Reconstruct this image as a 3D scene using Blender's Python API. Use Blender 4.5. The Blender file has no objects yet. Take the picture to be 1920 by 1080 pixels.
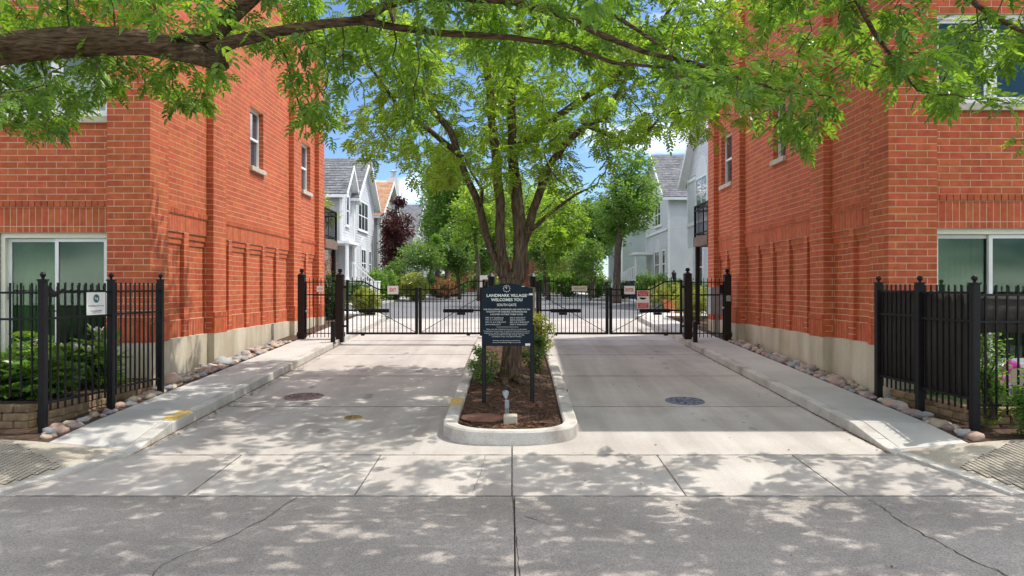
import bpy, bmesh, math, random
import numpy as np
from mathutils import Matrix, Vector, noise as mnoise

random.seed(7); RNG = np.random.default_rng(11)
SC = bpy.context.scene
COL = SC.collection
R = math.radians

# ------------------------------------------------------------------ camera, sky, sun, exposure
F_PX = 1333.0; CAMZ = 1.9
cam_d = bpy.data.cameras.new('camera'); cam = bpy.data.objects.new('camera', cam_d); COL.objects.link(cam)
cam.location = (0, 0, CAMZ); cam.rotation_euler = (R(90), 0, 0)
cam_d.sensor_width = 36.0; cam_d.lens = 36.0 * F_PX / 1920.0; cam_d.clip_end = 2000; cam_d.clip_start = 0.05
SC.camera = cam

SUN_EL = R(62.0); SUN_AZ = math.atan2(4.5, 1.45)          # azimuth from +Y towards +X
SUN_DIR = Vector((math.sin(SUN_AZ) * math.cos(SUN_EL), math.cos(SUN_AZ) * math.cos(SUN_EL), math.sin(SUN_EL)))
world = bpy.data.worlds.new('World'); SC.world = world; world.use_nodes = True
wn = world.node_tree.nodes; wl = world.node_tree.links; wn.clear()
w_out = wn.new('ShaderNodeOutputWorld'); w_bg = wn.new('ShaderNodeBackground'); w_sky = wn.new('ShaderNodeTexSky')
w_sky.sky_type = 'NISHITA'; w_sky.sun_disc = False; w_sky.sun_elevation = SUN_EL; w_sky.sun_rotation = SUN_AZ
w_sky.air_density = 1.0; w_sky.dust_density = 0.3; w_sky.ozone_density = 1.6
w_tc = wn.new('ShaderNodeTexCoord'); w_map = wn.new('ShaderNodeMapping'); w_map.inputs['Scale'].default_value = (1.2, 1.2, 4.5); w_map.inputs['Location'].default_value = (3.1, 0, 0)  # offset picked so the added bright clouds stay mostly outside the camera's view
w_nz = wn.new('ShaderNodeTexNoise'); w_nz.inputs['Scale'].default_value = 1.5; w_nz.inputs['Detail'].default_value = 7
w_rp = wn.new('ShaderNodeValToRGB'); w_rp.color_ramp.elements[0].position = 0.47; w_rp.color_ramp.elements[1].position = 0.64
w_mx = wn.new('ShaderNodeMix'); w_mx.data_type = 'RGBA'; w_mx.inputs[7].default_value = (19.0, 18.4, 17.8, 1)  # cloud layer far brighter than the sky, added mostly out of view as fill light
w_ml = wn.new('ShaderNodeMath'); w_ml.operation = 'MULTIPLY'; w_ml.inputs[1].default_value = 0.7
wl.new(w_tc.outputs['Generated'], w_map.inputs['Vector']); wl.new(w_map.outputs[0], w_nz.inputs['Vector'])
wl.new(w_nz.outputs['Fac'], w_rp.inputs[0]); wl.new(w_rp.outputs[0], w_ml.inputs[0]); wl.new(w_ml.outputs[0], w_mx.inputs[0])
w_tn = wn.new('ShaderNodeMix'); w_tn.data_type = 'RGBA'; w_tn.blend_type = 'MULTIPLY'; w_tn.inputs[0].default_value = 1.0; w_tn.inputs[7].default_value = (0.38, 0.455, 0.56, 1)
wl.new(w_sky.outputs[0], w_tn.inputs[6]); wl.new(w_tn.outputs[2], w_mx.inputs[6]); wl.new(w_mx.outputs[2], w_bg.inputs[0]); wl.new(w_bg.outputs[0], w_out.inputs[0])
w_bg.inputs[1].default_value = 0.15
sun_d = bpy.data.lights.new('sun', 'SUN'); sun_d.energy = 2.25; sun_d.angle = R(0.5); sun_d.color = (1.0, 0.95, 0.87)
sun = bpy.data.objects.new('sun', sun_d); COL.objects.link(sun); sun.rotation_euler = SUN_DIR.to_track_quat('Z', 'Y').to_euler()
sun.location = (20, 8, 40)
SC.view_settings.view_transform = 'Standard'; SC.view_settings.look = 'None'; SC.view_settings.gamma = 1.0
SC.view_settings.exposure = 1.17
SC.render.engine = 'CYCLES'
try:
    SC.cycles.max_bounces = 6; SC.cycles.transparent_max_bounces = 12; SC.cycles.use_denoising = True
    SC.cycles.diffuse_bounces = 4
except Exception: pass

# ------------------------------------------------------------------ helpers
def at(x, y, Y): return Vector(((x - 960) / F_PX * Y, Y, CAMZ - (y - 540) / F_PX * Y))
def zg(Y):
    if Y < 6.44: return 0.017
    if Y < 26: return -0.292 + 0.048 * Y
    if Y < 40: return 0.956 + 0.015 * (Y - 26)
    return 1.166 + 0.003 * (Y - 40)

def tag(o, label=None, cat=None, group=None, kind=None):
    if label: o['label'] = label
    if cat: o['category'] = cat
    if group: o['group'] = group
    if kind: o['kind'] = kind
    return o
def adopt(o, parent):
    o.parent = parent
    o.matrix_parent_inverse = Matrix.Translation(-ORG.get(parent.name, Vector((0, 0, 0))))
ORG = {}
def empty(name, loc, label=None, cat=None, group=None):
    o = bpy.data.objects.new(name, None); COL.objects.link(o); o.location = loc; o.empty_display_size = 0.2
    ORG[o.name] = Vector(loc); return tag(o, label, cat, group)
def link(name, me, mat=None, parent=None, loc=None, rot=None, scale=None):
    o = bpy.data.objects.new(name, me); COL.objects.link(o)
    if mat is not None and not me.materials: me.materials.append(mat)
    if loc is not None: o.location = loc
    if rot is not None: o.rotation_euler = rot
    if scale is not None: o.scale = scale
    if parent is not None: adopt(o, parent)
    return o
def copy_tree(o, loc, label=None, parent=None, sub=False):
    c = o.copy(); COL.objects.link(c)
    if not sub:
        c.location = loc; ORG[c.name] = Vector(loc)
        if label: c['label'] = label
    else:
        c.parent = parent
    for ch in list(o.children): copy_tree(ch, None, None, c, True)
    return c

class MB:
    def __init__(s): s.v = []; s.f = []; s.uv = {}
    def box(s, a, b):
        x0, y0, z0 = min(a[0], b[0]), min(a[1], b[1]), min(a[2], b[2]); x1, y1, z1 = max(a[0], b[0]), max(a[1], b[1]), max(a[2], b[2])
        i = len(s.v)
        s.v += [(x0, y0, z0), (x1, y0, z0), (x1, y1, z0), (x0, y1, z0), (x0, y0, z1), (x1, y0, z1), (x1, y1, z1), (x0, y1, z1)]
        s.f += [(i, i+3, i+2, i+1), (i+4, i+5, i+6, i+7), (i, i+1, i+5, i+4), (i+1, i+2, i+6, i+5), (i+2, i+3, i+7, i+6), (i+3, i, i+4, i+7)]
        return s
    def bar(s, p, q, w, h=None, up=(0, 0, 1)):
        p = Vector(p); q = Vector(q); h = h or w; d = (q - p).normalized(); up = Vector(up)
        if abs(d.dot(up)) > 0.98: up = Vector((0, 1, 0))
        a = d.cross(up).normalized() * (w / 2); b = a.cross(d).normalized() * (h / 2); i = len(s.v)
        for c in (p, q): s.v += [tuple(c - a - b), tuple(c + a - b), tuple(c + a + b), tuple(c - a + b)]
        s.f += [(i, i+1, i+2, i+3), (i+7, i+6, i+5, i+4), (i, i+4, i+5, i+1), (i+1, i+5, i+6, i+2), (i+2, i+6, i+7, i+3), (i+3, i+7, i+4, i)]
        return s
    def prism(s, poly, z0, z1):            # poly: list of (x, y); z0/z1 numbers or functions of (x, y)
        n = len(poly); i = len(s.v); fz0 = z0 if callable(z0) else (lambda x, y: z0); fz1 = z1 if callable(z1) else (lambda x, y: z1)
        s.v += [(x, y, fz0(x, y)) for x, y in poly] + [(x, y, fz1(x, y)) for x, y in poly]
        s.f += [tuple(range(i + n - 1, i - 1, -1)), tuple(range(i + n, i + 2 * n))]
        s.f += [(i + k, i + (k + 1) % n, i + n + (k + 1) % n, i + n + k) for k in range(n)]
        return s
    def extrude(s, pts, dvec):             # planar polygon of 3-D points extruded along dvec
        n = len(pts); i = len(s.v); d = Vector(dvec)
        s.v += [tuple(p) for p in pts] + [tuple(Vector(p) + d) for p in pts]
        s.f += [tuple(range(i + n - 1, i - 1, -1)), tuple(range(i + n, i + 2 * n))]
        s.f += [(i + k, i + (k + 1) % n, i + n + (k + 1) % n, i + n + k) for k in range(n)]
        return s
    def tube(s, pts, rad, n=8, rough=0.0, cap=True, freq=3.0):
        pts = [Vector(p) for p in pts]; m = len(pts)
        if not hasattr(rad, '__len__'): rad = [rad] * m
        t = [(pts[min(k + 1, m - 1)] - pts[max(k - 1, 0)]).normalized() for k in range(m)]
        ref = Vector((0.3, 0.9, 0.1)) if abs(t[0].z) > 0.8 else Vector((0, 0, 1))
        a = t[0].cross(ref).normalized(); base = len(s.v); L = 0.0
        for k in range(m):
            a = (a - t[k] * a.dot(t[k])).normalized(); b = t[k].cross(a)
            if k: L += (pts[k] - pts[k - 1]).length
            for j in range(n):
                th = 2 * math.pi * j / n; r = rad[k]
                if rough:
                    nv = mnoise.noise(Vector((math.cos(th) * freq, math.sin(th) * freq, L * 1.6)))
                    nv2 = mnoise.noise(Vector((math.cos(th) * freq * 3, math.sin(th) * freq * 3, L * 3.5 + 9)))
                    r *= 1 + rough * (nv + 0.6 * (0.5 - abs(nv2) * 2))
                s.v.append(tuple(pts[k] + a * (math.cos(th) * r) + b * (math.sin(th) * r)))
        for k in range(m - 1):
            for j in range(n):
                p = base + k * n + j; q = base + k * n + (j + 1) % n
                s.f.append((p, q, q + n, p + n))
        if cap: s.f.append(tuple(range(base + n - 1, base - 1, -1))); s.f.append(tuple(range(base + (m - 1) * n, base + m * n)))
        return s
    def lathe(s, c, prof, n=16):           # prof: list of (radius, z) from the bottom up
        base = len(s.v); m = len(prof)
        for r, z in prof:
            for j in range(n):
                th = 2 * math.pi * j / n; s.v.append((c[0] + math.cos(th) * r, c[1] + math.sin(th) * r, c[2] + z))
        for k in range(m - 1):
            for j in range(n):
                p = base + k * n + j; q = base + k * n + (j + 1) % n; s.f.append((p, q, q + n, p + n))
        s.f.append(tuple(range(base + n - 1, base - 1, -1))); s.f.append(tuple(range(base + (m - 1) * n, base + m * n)))
        return s
    def mesh(s, name, smooth=False):
        me = bpy.data.meshes.new(name); me.from_pydata(s.v, [], s.f); me.update()
        if smooth: me.polygons.foreach_set('use_smooth', [True] * len(me.polygons))
        return me
    def build(s, name, mat, parent=None, smooth=False, bevel=0, weighted=False):
        o = link(name, s.mesh(name, smooth), mat, parent)
        if bevel:
            b = o.modifiers.new('bevel', 'BEVEL'); b.width = bevel; b.segments = 2; b.limit_method = 'ANGLE'
        return o

def np_mesh(name, V, Fq):
    V = np.asarray(V, dtype=np.float32).reshape(-1, 3); Fq = np.asarray(Fq, dtype=np.int32); nf, k = Fq.shape
    me = bpy.data.meshes.new(name); me.vertices.add(len(V)); me.vertices.foreach_set('co', V.ravel())
    me.loops.add(nf * k); me.loops.foreach_set('vertex_index', Fq.ravel()); me.polygons.add(nf)
    me.polygons.foreach_set('loop_start', np.arange(0, nf * k, k, dtype=np.int32)); me.polygons.foreach_set('use_smooth', np.zeros(nf, dtype=bool)); me.update(calc_edges=True); return me

# ------------------------------------------------------------------ materials (all procedural)
def _nt(name):
    m = bpy.data.materials.new(name); m.use_nodes = True; nt = m.node_tree; nt.nodes.clear()
    out = nt.nodes.new('ShaderNodeOutputMaterial'); b = nt.nodes.new('ShaderNodeBsdfPrincipled'); nt.links.new(b.outputs[0], out.inputs[0])
    return m, nt, b, out
def pm(name, c1, c2=None, scale=4.0, rough=0.7, detail=6, bump=0.0, bscale=40.0, stretch=(1, 1, 1), var=0.0, spec=0.4, metal=0.0, speck=0.0, speck_scale=300.0, contrast=(0.35, 0.65), c3=None, s3=1.2, objvar=0.0, streak=0.0, streak_map=(2.2, 0.12, 1.0), world=False):
    m, nt, b, out = _nt(name); N = nt.nodes; L = nt.links
    b.inputs['Roughness'].default_value = rough; b.inputs['Metallic'].default_value = metal
    b.inputs['Specular IOR Level'].default_value = spec
    c2 = c2 or c1
    tc = N.new('ShaderNodeTexCoord'); mp = N.new('ShaderNodeMapping'); mp.inputs['Scale'].default_value = stretch
    if world: csrc = N.new('ShaderNodeNewGeometry').outputs['Position']
    else: csrc = tc.outputs['Object']
    L.new(csrc, mp.inputs['Vector'])
    nz = N.new('ShaderNodeTexNoise'); nz.inputs['Scale'].default_value = scale; nz.inputs['Detail'].default_value = detail
    L.new(mp.outputs[0], nz.inputs['Vector'])
    rp = N.new('ShaderNodeValToRGB'); rp.color_ramp.elements[0].position = contrast[0]; rp.color_ramp.elements[1].position = contrast[1]
    rp.color_ramp.elements[0].color = (*c1, 1); rp.color_ramp.elements[1].color = (*c2, 1)
    L.new(nz.outputs['Fac'], rp.inputs[0]); colour = rp.outputs[0]
    def mix(a, fac, colr, mode='MIX'):
        mx = N.new('ShaderNodeMix'); mx.data_type = 'RGBA'; mx.blend_type = mode
        if isinstance(fac, float): mx.inputs[0].default_value = fac
        else: L.new(fac, mx.inputs[0])
        L.new(a, mx.inputs[6])
        if isinstance(colr, tuple): mx.inputs[7].default_value = (*colr, 1)
        else: L.new(colr, mx.inputs[7])
        return mx.outputs[2]
    if c3:
        n3 = N.new('ShaderNodeTexNoise'); n3.inputs['Scale'].default_value = s3; n3.inputs['Detail'].default_value = 4; L.new(mp.outputs[0], n3.inputs['Vector'])
        r3 = N.new('ShaderNodeValToRGB'); r3.color_ramp.elements[0].position = 0.48; r3.color_ramp.elements[1].position = 0.72
        L.new(n3.outputs['Fac'], r3.inputs[0]); colour = mix(colour, r3.outputs[0], c3)
    if streak:
        ms = N.new('ShaderNodeMapping'); ms.inputs['Scale'].default_value = streak_map; L.new(csrc, ms.inputs['Vector'])
        nk = N.new('ShaderNodeTexNoise'); nk.inputs['Scale'].default_value = 1.0; nk.inputs['Detail'].default_value = 5; nk.inputs['Roughness'].default_value = 0.62; L.new(ms.outputs[0], nk.inputs['Vector'])
        rk = N.new('ShaderNodeValToRGB'); rk.color_ramp.elements[0].position = 0.36; rk.color_ramp.elements[1].position = 0.60
        rk.color_ramp.elements[0].color = (1 - streak, 1 - streak * 1.05, 1 - streak * 1.1, 1); rk.color_ramp.elements[1].color = (1.03, 1.03, 1.03, 1)
        L.new(nk.outputs['Fac'], rk.inputs[0]); colour = mix(colour, 1.0, rk.outputs[0], 'MULTIPLY')
    if speck:
        ns = N.new('ShaderNodeTexNoise'); ns.inputs['Scale'].default_value = speck_scale; ns.inputs['Detail'].default_value = 2; L.new(tc.outputs['Object'], ns.inputs['Vector'])
        rs = N.new('ShaderNodeValToRGB'); rs.color_ramp.elements[0].position = 0.36; rs.color_ramp.elements[1].position = 0.64
        rs.color_ramp.elements[0].color = (1 - speck,) * 3 + (1,); rs.color_ramp.elements[1].color = (1 + speck,) * 3 + (1,)
        L.new(ns.outputs['Fac'], rs.inputs[0]); colour = mix(colour, 1.0, rs.outputs[0], 'MULTIPLY')
    if var or objvar:
        if objvar:
            oi = N.new('ShaderNodeObjectInfo'); src = oi.outputs['Random']
        else:
            ge = N.new('ShaderNodeNewGeometry'); src = ge.outputs['Random Per Island']
        v = var or objvar
        rr = N.new('ShaderNodeMapRange'); rr.inputs[3].default_value = 1 - v; rr.inputs[4].default_value = 1 + v; L.new(src, rr.inputs[0])
        hs = N.new('ShaderNodeHueSaturation'); L.new(rr.outputs[0], hs.inputs['Value']); L.new(colour, hs.inputs['Color'])
        r2 = N.new('ShaderNodeMapRange'); r2.inputs[3].default_value = 0.5 - v * 0.05; r2.inputs[4].default_value = 0.5 + v * 0.05
        fr = N.new('ShaderNodeMath'); fr.operation = 'FRACT'; ml = N.new('ShaderNodeMath'); ml.operation = 'MULTIPLY'; ml.inputs[1].default_value = 37.7
        L.new(src, ml.inputs[0]); L.new(ml.outputs[0], fr.inputs[0]); L.new(fr.outputs[0], r2.inputs[0]); L.new(r2.outputs[0], hs.inputs['Hue'])
        colour = hs.outputs[0]
    L.new(colour, b.inputs['Base Color'])
    if bump:
        nb = N.new('ShaderNodeTexNoise'); nb.inputs['Scale'].default_value = bscale; nb.inputs['Detail'].default_value = 5; L.new(mp.outputs[0], nb.inputs['Vector'])
        bp = N.new('ShaderNodeBump'); bp.inputs['Strength'].default_value = bump; bp.inputs['Distance'].default_value = 0.02
        L.new(nb.outputs['Fac'], bp.inputs['Height']); L.new(bp.outputs[0], b.inputs['Normal'])
    return m
def leafmat(name, ca, cb, ct, fac=0.45, rough=0.36, objrand=False):
    m, nt, b, out = _nt(name); N = nt.nodes; L = nt.links
    if objrand: src = N.new('ShaderNodeObjectInfo').outputs['Random']
    else: src = N.new('ShaderNodeNewGeometry').outputs['Random Per Island']
    rp = N.new('ShaderNodeValToRGB'); rp.color_ramp.elements[0].color = (*ca, 1); rp.color_ramp.elements[1].color = (*cb, 1); L.new(src, rp.inputs[0])
    tc = N.new('ShaderNodeTexCoord'); nz = N.new('ShaderNodeTexNoise'); nz.inputs['Scale'].default_value = 0.9; nz.inputs['Detail'].default_value = 3; L.new(tc.outputs['Object'], nz.inputs['Vector'])
    mr = N.new('ShaderNodeMapRange'); mr.inputs[1].default_value = 0.3; mr.inputs[2].default_value = 0.7; mr.inputs[3].default_value = 0.75; mr.inputs[4].default_value = 1.3; L.new(nz.outputs['Fac'], mr.inputs[0])
    hs = N.new('ShaderNodeHueSaturation'); L.new(rp.outputs[0], hs.inputs['Color']); L.new(mr.outputs[0], hs.inputs['Value'])
    L.new(hs.outputs[0], b.inputs['Base Color']); b.inputs['Roughness'].default_value = rough; b.inputs['Specular IOR Level'].default_value = 0.6
    tr = N.new('ShaderNodeBsdfTranslucent'); h2 = N.new('ShaderNodeMix'); h2.data_type = 'RGBA'; h2.blend_type = 'MULTIPLY'; h2.inputs[0].default_value = 1.0
    rp2 = N.new('ShaderNodeValToRGB'); rp2.color_ramp.elements[0].color = (*[c * 0.6 for c in ct], 1); rp2.color_ramp.elements[1].color = (*ct, 1); L.new(src, rp2.inputs[0])
    L.new(rp2.outputs[0], h2.inputs[6]); L.new(mr.outputs[0], h2.inputs[7]); L.new(h2.outputs[2], tr.inputs[0])
    mx = N.new('ShaderNodeMixShader'); mx.inputs[0].default_value = fac; L.new(b.outputs[0], mx.inputs[1]); L.new(tr.outputs[0], mx.inputs[2]); L.new(mx.outputs[0], out.inputs[0])
    return m
def barkmat(name, c1, c2, vs=5.0, stretch=(1, 1, 0.16), bump=0.9):
    m, nt, b, out = _nt(name); N = nt.nodes; L = nt.links; b.inputs['Roughness'].default_value = 0.92; b.inputs['Specular IOR Level'].default_value = 0.15
    tc = N.new('ShaderNodeTexCoord'); mp = N.new('ShaderNodeMapping'); mp.inputs['Scale'].default_value = stretch; L.new(tc.outputs['Object'], mp.inputs[0])
    n1 = N.new('ShaderNodeTexNoise'); n1.inputs['Scale'].default_value = vs * 6; n1.inputs['Detail'].default_value = 6; n1.inputs['Distortion'].default_value = 0.4; L.new(mp.outputs[0], n1.inputs['Vector'])
    vo = N.new('ShaderNodeTexVoronoi'); vo.feature = 'DISTANCE_TO_EDGE'; vo.inputs['Scale'].default_value = vs * 4.5; L.new(mp.outputs[0], vo.inputs['Vector'])
    rp = N.new('ShaderNodeValToRGB'); rp.color_ramp.elements[0].position = 0.3; rp.color_ramp.elements[1].position = 0.7; rp.color_ramp.elements[0].color = (*c1, 1); rp.color_ramp.elements[1].color = (*c2, 1); L.new(n1.outputs['Fac'], rp.inputs[0])
    L.new(rp.outputs[0], b.inputs['Base Color'])
    ad = N.new('ShaderNodeMath'); ad.operation = 'ADD'; mu = N.new('ShaderNodeMath'); mu.operation = 'MULTIPLY'; mu.inputs[1].default_value = 1.6; mi = N.new('ShaderNodeMath'); mi.operation = 'MINIMUM'; mi.inputs[1].default_value = 0.3
    L.new(vo.outputs['Distance'], mi.inputs[0]); L.new(mi.outputs[0], mu.inputs[0]); L.new(mu.outputs[0], ad.inputs[0]); L.new(n1.outputs['Fac'], ad.inputs[1])
    bp = N.new('ShaderNodeBump'); bp.inputs['Strength'].default_value = bump; bp.inputs['Distance'].default_value = 0.03; L.new(ad.outputs[0], bp.inputs['Height']); L.new(bp.outputs[0], b.inputs['Normal'])
    return m
def glassmat(name, tint, refl=0.18):
    m, nt, b, out = _nt(name); N = nt.nodes; L = nt.links
    tr = N.new('ShaderNodeBsdfTransparent'); tr.inputs[0].default_value = (*tint, 1); gl = N.new('ShaderNodeBsdfGlossy'); gl.inputs['Roughness'].default_value = 0.02; gl.inputs[0].default_value = (0.6, 0.68, 0.64, 1)
    fr = N.new('ShaderNodeFresnel'); fr.inputs[0].default_value = 1.5; ad = N.new('ShaderNodeMath'); ad.operation = 'ADD'; ad.inputs[1].default_value = refl; ad.use_clamp = True; L.new(fr.outputs[0], ad.inputs[0])
    mx = N.new('ShaderNodeMixShader'); L.new(ad.outputs[0], mx.inputs[0]); L.new(tr.outputs[0], mx.inputs[1]); L.new(gl.outputs[0], mx.inputs[2]); L.new(mx.outputs[0], out.inputs[0]); return m

M = {}
BR1, BR2 = (0.40, 0.088, 0.034), (0.52, 0.125, 0.050)
M['brick'] = pm('brick', BR1, BR2, scale=9, rough=0.8, var=0.12, streak=0.09, streak_map=(1.6, 1.6, 0.35), world=True, bump=0.25, bscale=90, spec=0.25, speck=0.10, speck_scale=160)
M['brick_single'] = pm('brick_single', BR1, BR2, scale=9, rough=0.8, objvar=0.12, streak=0.09, streak_map=(1.6, 1.6, 0.35), world=True, bump=0.25, bscale=90, spec=0.25, speck=0.10, speck_scale=160)
M['mortar'] = pm('mortar', (0.58, 0.38, 0.26), (0.66, 0.45, 0.32), scale=6, rough=0.95, bump=0.3, bscale=200)
M['foundation'] = pm('foundation', (0.50, 0.44, 0.33), (0.58, 0.52, 0.41), scale=2.2, rough=0.9, bump=0.25, bscale=30, c3=(0.42, 0.35, 0.24), s3=1.6, speck=0.06, speck_scale=90, stretch=(1, 1, 0.5), streak=0.2, streak_map=(2.2, 2.2, 0.35))
M['concrete'] = pm('concrete', (0.385, 0.35, 0.315), (0.45, 0.42, 0.385), scale=1.3, rough=0.9, bump=0.12, bscale=120, c3=(0.36, 0.325, 0.295), s3=0.7, speck=0.13, speck_scale=110, objvar=0.06, streak=0.16)
M['walkway'] = pm('walkway', (0.42, 0.40, 0.37), (0.48, 0.46, 0.43), scale=1.6, rough=0.9, bump=0.12, bscale=120, c3=(0.38, 0.36, 0.33), s3=0.9, speck=0.07, speck_scale=120, objvar=0.05)
M['curb'] = pm('curb', (0.43, 0.40, 0.36), (0.52, 0.50, 0.46), scale=3.5, rough=0.9, bump=0.25, bscale=60, c3=(0.27, 0.24, 0.20), s3=2.3, speck=0.12, speck_scale=80)
M['aggregate'] = pm('aggregate', (0.27, 0.243, 0.217), (0.335, 0.304, 0.274), scale=0.9, rough=0.92, bump=0.4, bscale=130, c3=(0.235, 0.212, 0.19), s3=0.5, speck=0.24, speck_scale=75, streak=0.12, streak_map=(0.15, 1.2, 1.0), objvar=0.04)
M['old_walk'] = pm('old_walk', (0.33, 0.29, 0.23), (0.40, 0.36, 0.29), scale=2.0, rough=0.92, bump=0.3, bscale=90, speck=0.22, speck_scale=100)
M['dirt'] = pm('dirt', (0.11, 0.095, 0.08), (0.24, 0.21, 0.185), scale=5, rough=1.0, contrast=(0.4, 0.6))
M['joint'] = pm('joint', (0.035, 0.028, 0.018), (0.08, 0.065, 0.035), scale=8, rough=1.0)
M['stain'] = pm('stain', (0.22, 0.20, 0.185), (0.30, 0.28, 0.26), scale=9, rough=0.8)
M['asphalt'] = pm('asphalt', (0.095, 0.095, 0.10), (0.14, 0.14, 0.145), scale=0.5, rough=0.93, bump=0.2, bscale=120, speck=0.2, speck_scale=90)
M['soil'] = pm('soil', (0.045, 0.024, 0.014), (0.10, 0.055, 0.032), scale=14, rough=1.0, bump=0.8, bscale=60)
M['mulch'] = pm('mulch', (0.10, 0.045, 0.024), (0.20, 0.10, 0.055), scale=30, rough=1.0, var=0.45, bump=0.4, bscale=80)
M['lawn'] = pm('lawn', (0.05, 0.10, 0.02), (0.09, 0.15, 0.035), scale=9, rough=1.0, bump=0.9, bscale=90)
M['black'] = pm('black', (0.006, 0.006, 0.007), (0.011, 0.011, 0.012), scale=30, rough=0.5, spec=0.25)
M['black_brown'] = pm('black_brown', (0.014, 0.009, 0.008), (0.022, 0.014, 0.012), scale=30, rough=0.5, spec=0.25)
M['white_paint'] = pm('white_paint', (0.72, 0.73, 0.72), (0.80, 0.80, 0.79), scale=5, rough=0.5)
M['cream'] = pm('cream', (0.62, 0.64, 0.50), (0.70, 0.70, 0.58), scale=3, rough=0.55)
M['sill'] = pm('sill', (0.42, 0.37, 0.29), (0.52, 0.47, 0.38), scale=6, rough=0.9, bump=0.2, bscale=60)
M['glass'] = glassmat('glass', (0.60, 0.74, 0.62), 0.0)
M['glass_clear'] = glassmat('glass_clear', (0.75, 0.85, 0.82), 0.02)
M['screen_door'] = pm('screen_door', (0.05, 0.065, 0.055), (0.075, 0.09, 0.08), scale=3, rough=0.6, spec=0.2)
M['house_glass'] = pm('house_glass', (0.03, 0.04, 0.05), (0.06, 0.07, 0.085), scale=1.2, rough=0.06, spec=0.9)
M['curtain'] = pm('curtain', (0.30, 0.34, 0.22), (0.38, 0.41, 0.28), scale=2, rough=0.9)
M['room'] = pm('room', (0.20, 0.22, 0.19), (0.26, 0.27, 0.23), scale=1, rough=0.9)
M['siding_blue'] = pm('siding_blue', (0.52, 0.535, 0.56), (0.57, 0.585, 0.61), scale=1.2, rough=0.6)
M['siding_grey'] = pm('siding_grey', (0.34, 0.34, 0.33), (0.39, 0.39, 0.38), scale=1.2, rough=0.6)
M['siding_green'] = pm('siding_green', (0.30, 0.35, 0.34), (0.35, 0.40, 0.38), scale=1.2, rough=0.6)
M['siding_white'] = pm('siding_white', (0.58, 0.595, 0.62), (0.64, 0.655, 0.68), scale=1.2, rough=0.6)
M['shingle_grey'] = pm('shingle_grey', (0.115, 0.118, 0.125), (0.20, 0.20, 0.21), scale=7, rough=0.95, var=0.22, speck=0.25, speck_scale=40)
M['shingle_tan'] = pm('shingle_tan', (0.36, 0.20, 0.11), (0.46, 0.27, 0.16), scale=7, rough=0.95, var=0.18, speck=0.2, speck_scale=40)
M['block'] = pm('block', (0.16, 0.105, 0.06), (0.28, 0.20, 0.12), scale=7, rough=0.95, bump=0.7, bscale=40, objvar=0.2)
M['fabric'] = pm('fabric', (0.028, 0.024, 0.020), (0.050, 0.042, 0.034), scale=5, rough=0.85, bump=0.3, bscale=150, stretch=(1, 1, 0.3))
M['sign_navy'] = pm('sign_navy', (0.006, 0.014, 0.026), (0.010, 0.020, 0.034), scale=3, rough=0.6, spec=0.2)
M['letter'] = pm('letter', (0.78, 0.80, 0.76), rough=0.5)
M['letter_grey'] = pm('letter_grey', (0.10, 0.12, 0.13), rough=0.5)
M['sign_white'] = pm('sign_white', (0.76, 0.75, 0.74), (0.82, 0.81, 0.80), scale=4, rough=0.4)
M['sign_red'] = pm('sign_red', (0.55, 0.025, 0.03), (0.62, 0.035, 0.04), scale=4, rough=0.4)
M['sign_tan'] = pm('sign_tan', (0.55, 0.50, 0.42), (0.62, 0.57, 0.48), scale=4, rough=0.5)
M['teal'] = pm('teal', (0.02, 0.12, 0.12), rough=0.5)
M['yellow'] = pm('yellow', (0.56, 0.36, 0.04), (0.44, 0.40, 0.30), scale=16, rough=0.85, contrast=(0.46, 0.60), speck=0.2, speck_scale=60)
M['iron_red'] = pm('iron_red', (0.12, 0.07, 0.065), (0.22, 0.16, 0.155), scale=15, rough=0.7)
M['iron_blue'] = pm('iron_blue', (0.05, 0.058, 0.085), (0.16, 0.175, 0.22), scale=15, rough=0.6)
M['brass'] = pm('brass', (0.20, 0.12, 0.03), (0.42, 0.27, 0.06), scale=20, rough=0.5, metal=0.4)
M['galv'] = pm('galv', (0.30, 0.33, 0.34), (0.38, 0.41, 0.42), scale=6, rough=0.4, metal=0.3)
M['grey_wood'] = pm('grey_wood', (0.22, 0.18, 0.13), (0.33, 0.28, 0.22), scale=12, rough=0.9, stretch=(1, 1, 0.15))
M['brown_wood'] = pm('brown_wood', (0.13, 0.085, 0.065), (0.19, 0.13, 0.10), scale=8, rough=0.8)
M['rust_plate'] = pm('rust_plate', (0.15, 0.065, 0.04), (0.22, 0.11, 0.07), scale=9, rough=0.9)
M['pink'] = pm('pink', (0.75, 0.06, 0.42), (0.85, 0.12, 0.52), scale=3, rough=0.35)
M['lilac'] = pm('lilac', (0.42, 0.18, 0.62), rough=0.35)
M['dark_brick'] = pm('dark_brick', (0.17, 0.045, 0.03), (0.25, 0.07, 0.045), scale=8, rough=0.9, var=0.2)
M['bin_blue'] = pm('bin_blue', (0.01, 0.015, 0.05), rough=0.5)
M['bin_black'] = pm('bin_black', (0.015, 0.016, 0.018), rough=0.5)
M['terracotta'] = pm('terracotta', (0.45, 0.16, 0.06), (0.52, 0.20, 0.09), scale=6, rough=0.8)
M['petal'] = pm('petal', (0.80, 0.72, 0.66), rough=0.7)
M['stone_pink'] = pm('stone_pink', (0.29, 0.185, 0.145), (0.43, 0.30, 0.24), scale=14, rough=0.8, objvar=0.10, speck=0.25, speck_scale=60, bump=0.15, bscale=40)
M['stone_grey'] = pm('stone_grey', (0.20, 0.20, 0.20), (0.34, 0.34, 0.34), scale=10, rough=0.8, objvar=0.25, speck=0.2, speck_scale=60, bump=0.15, bscale=40)
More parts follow.
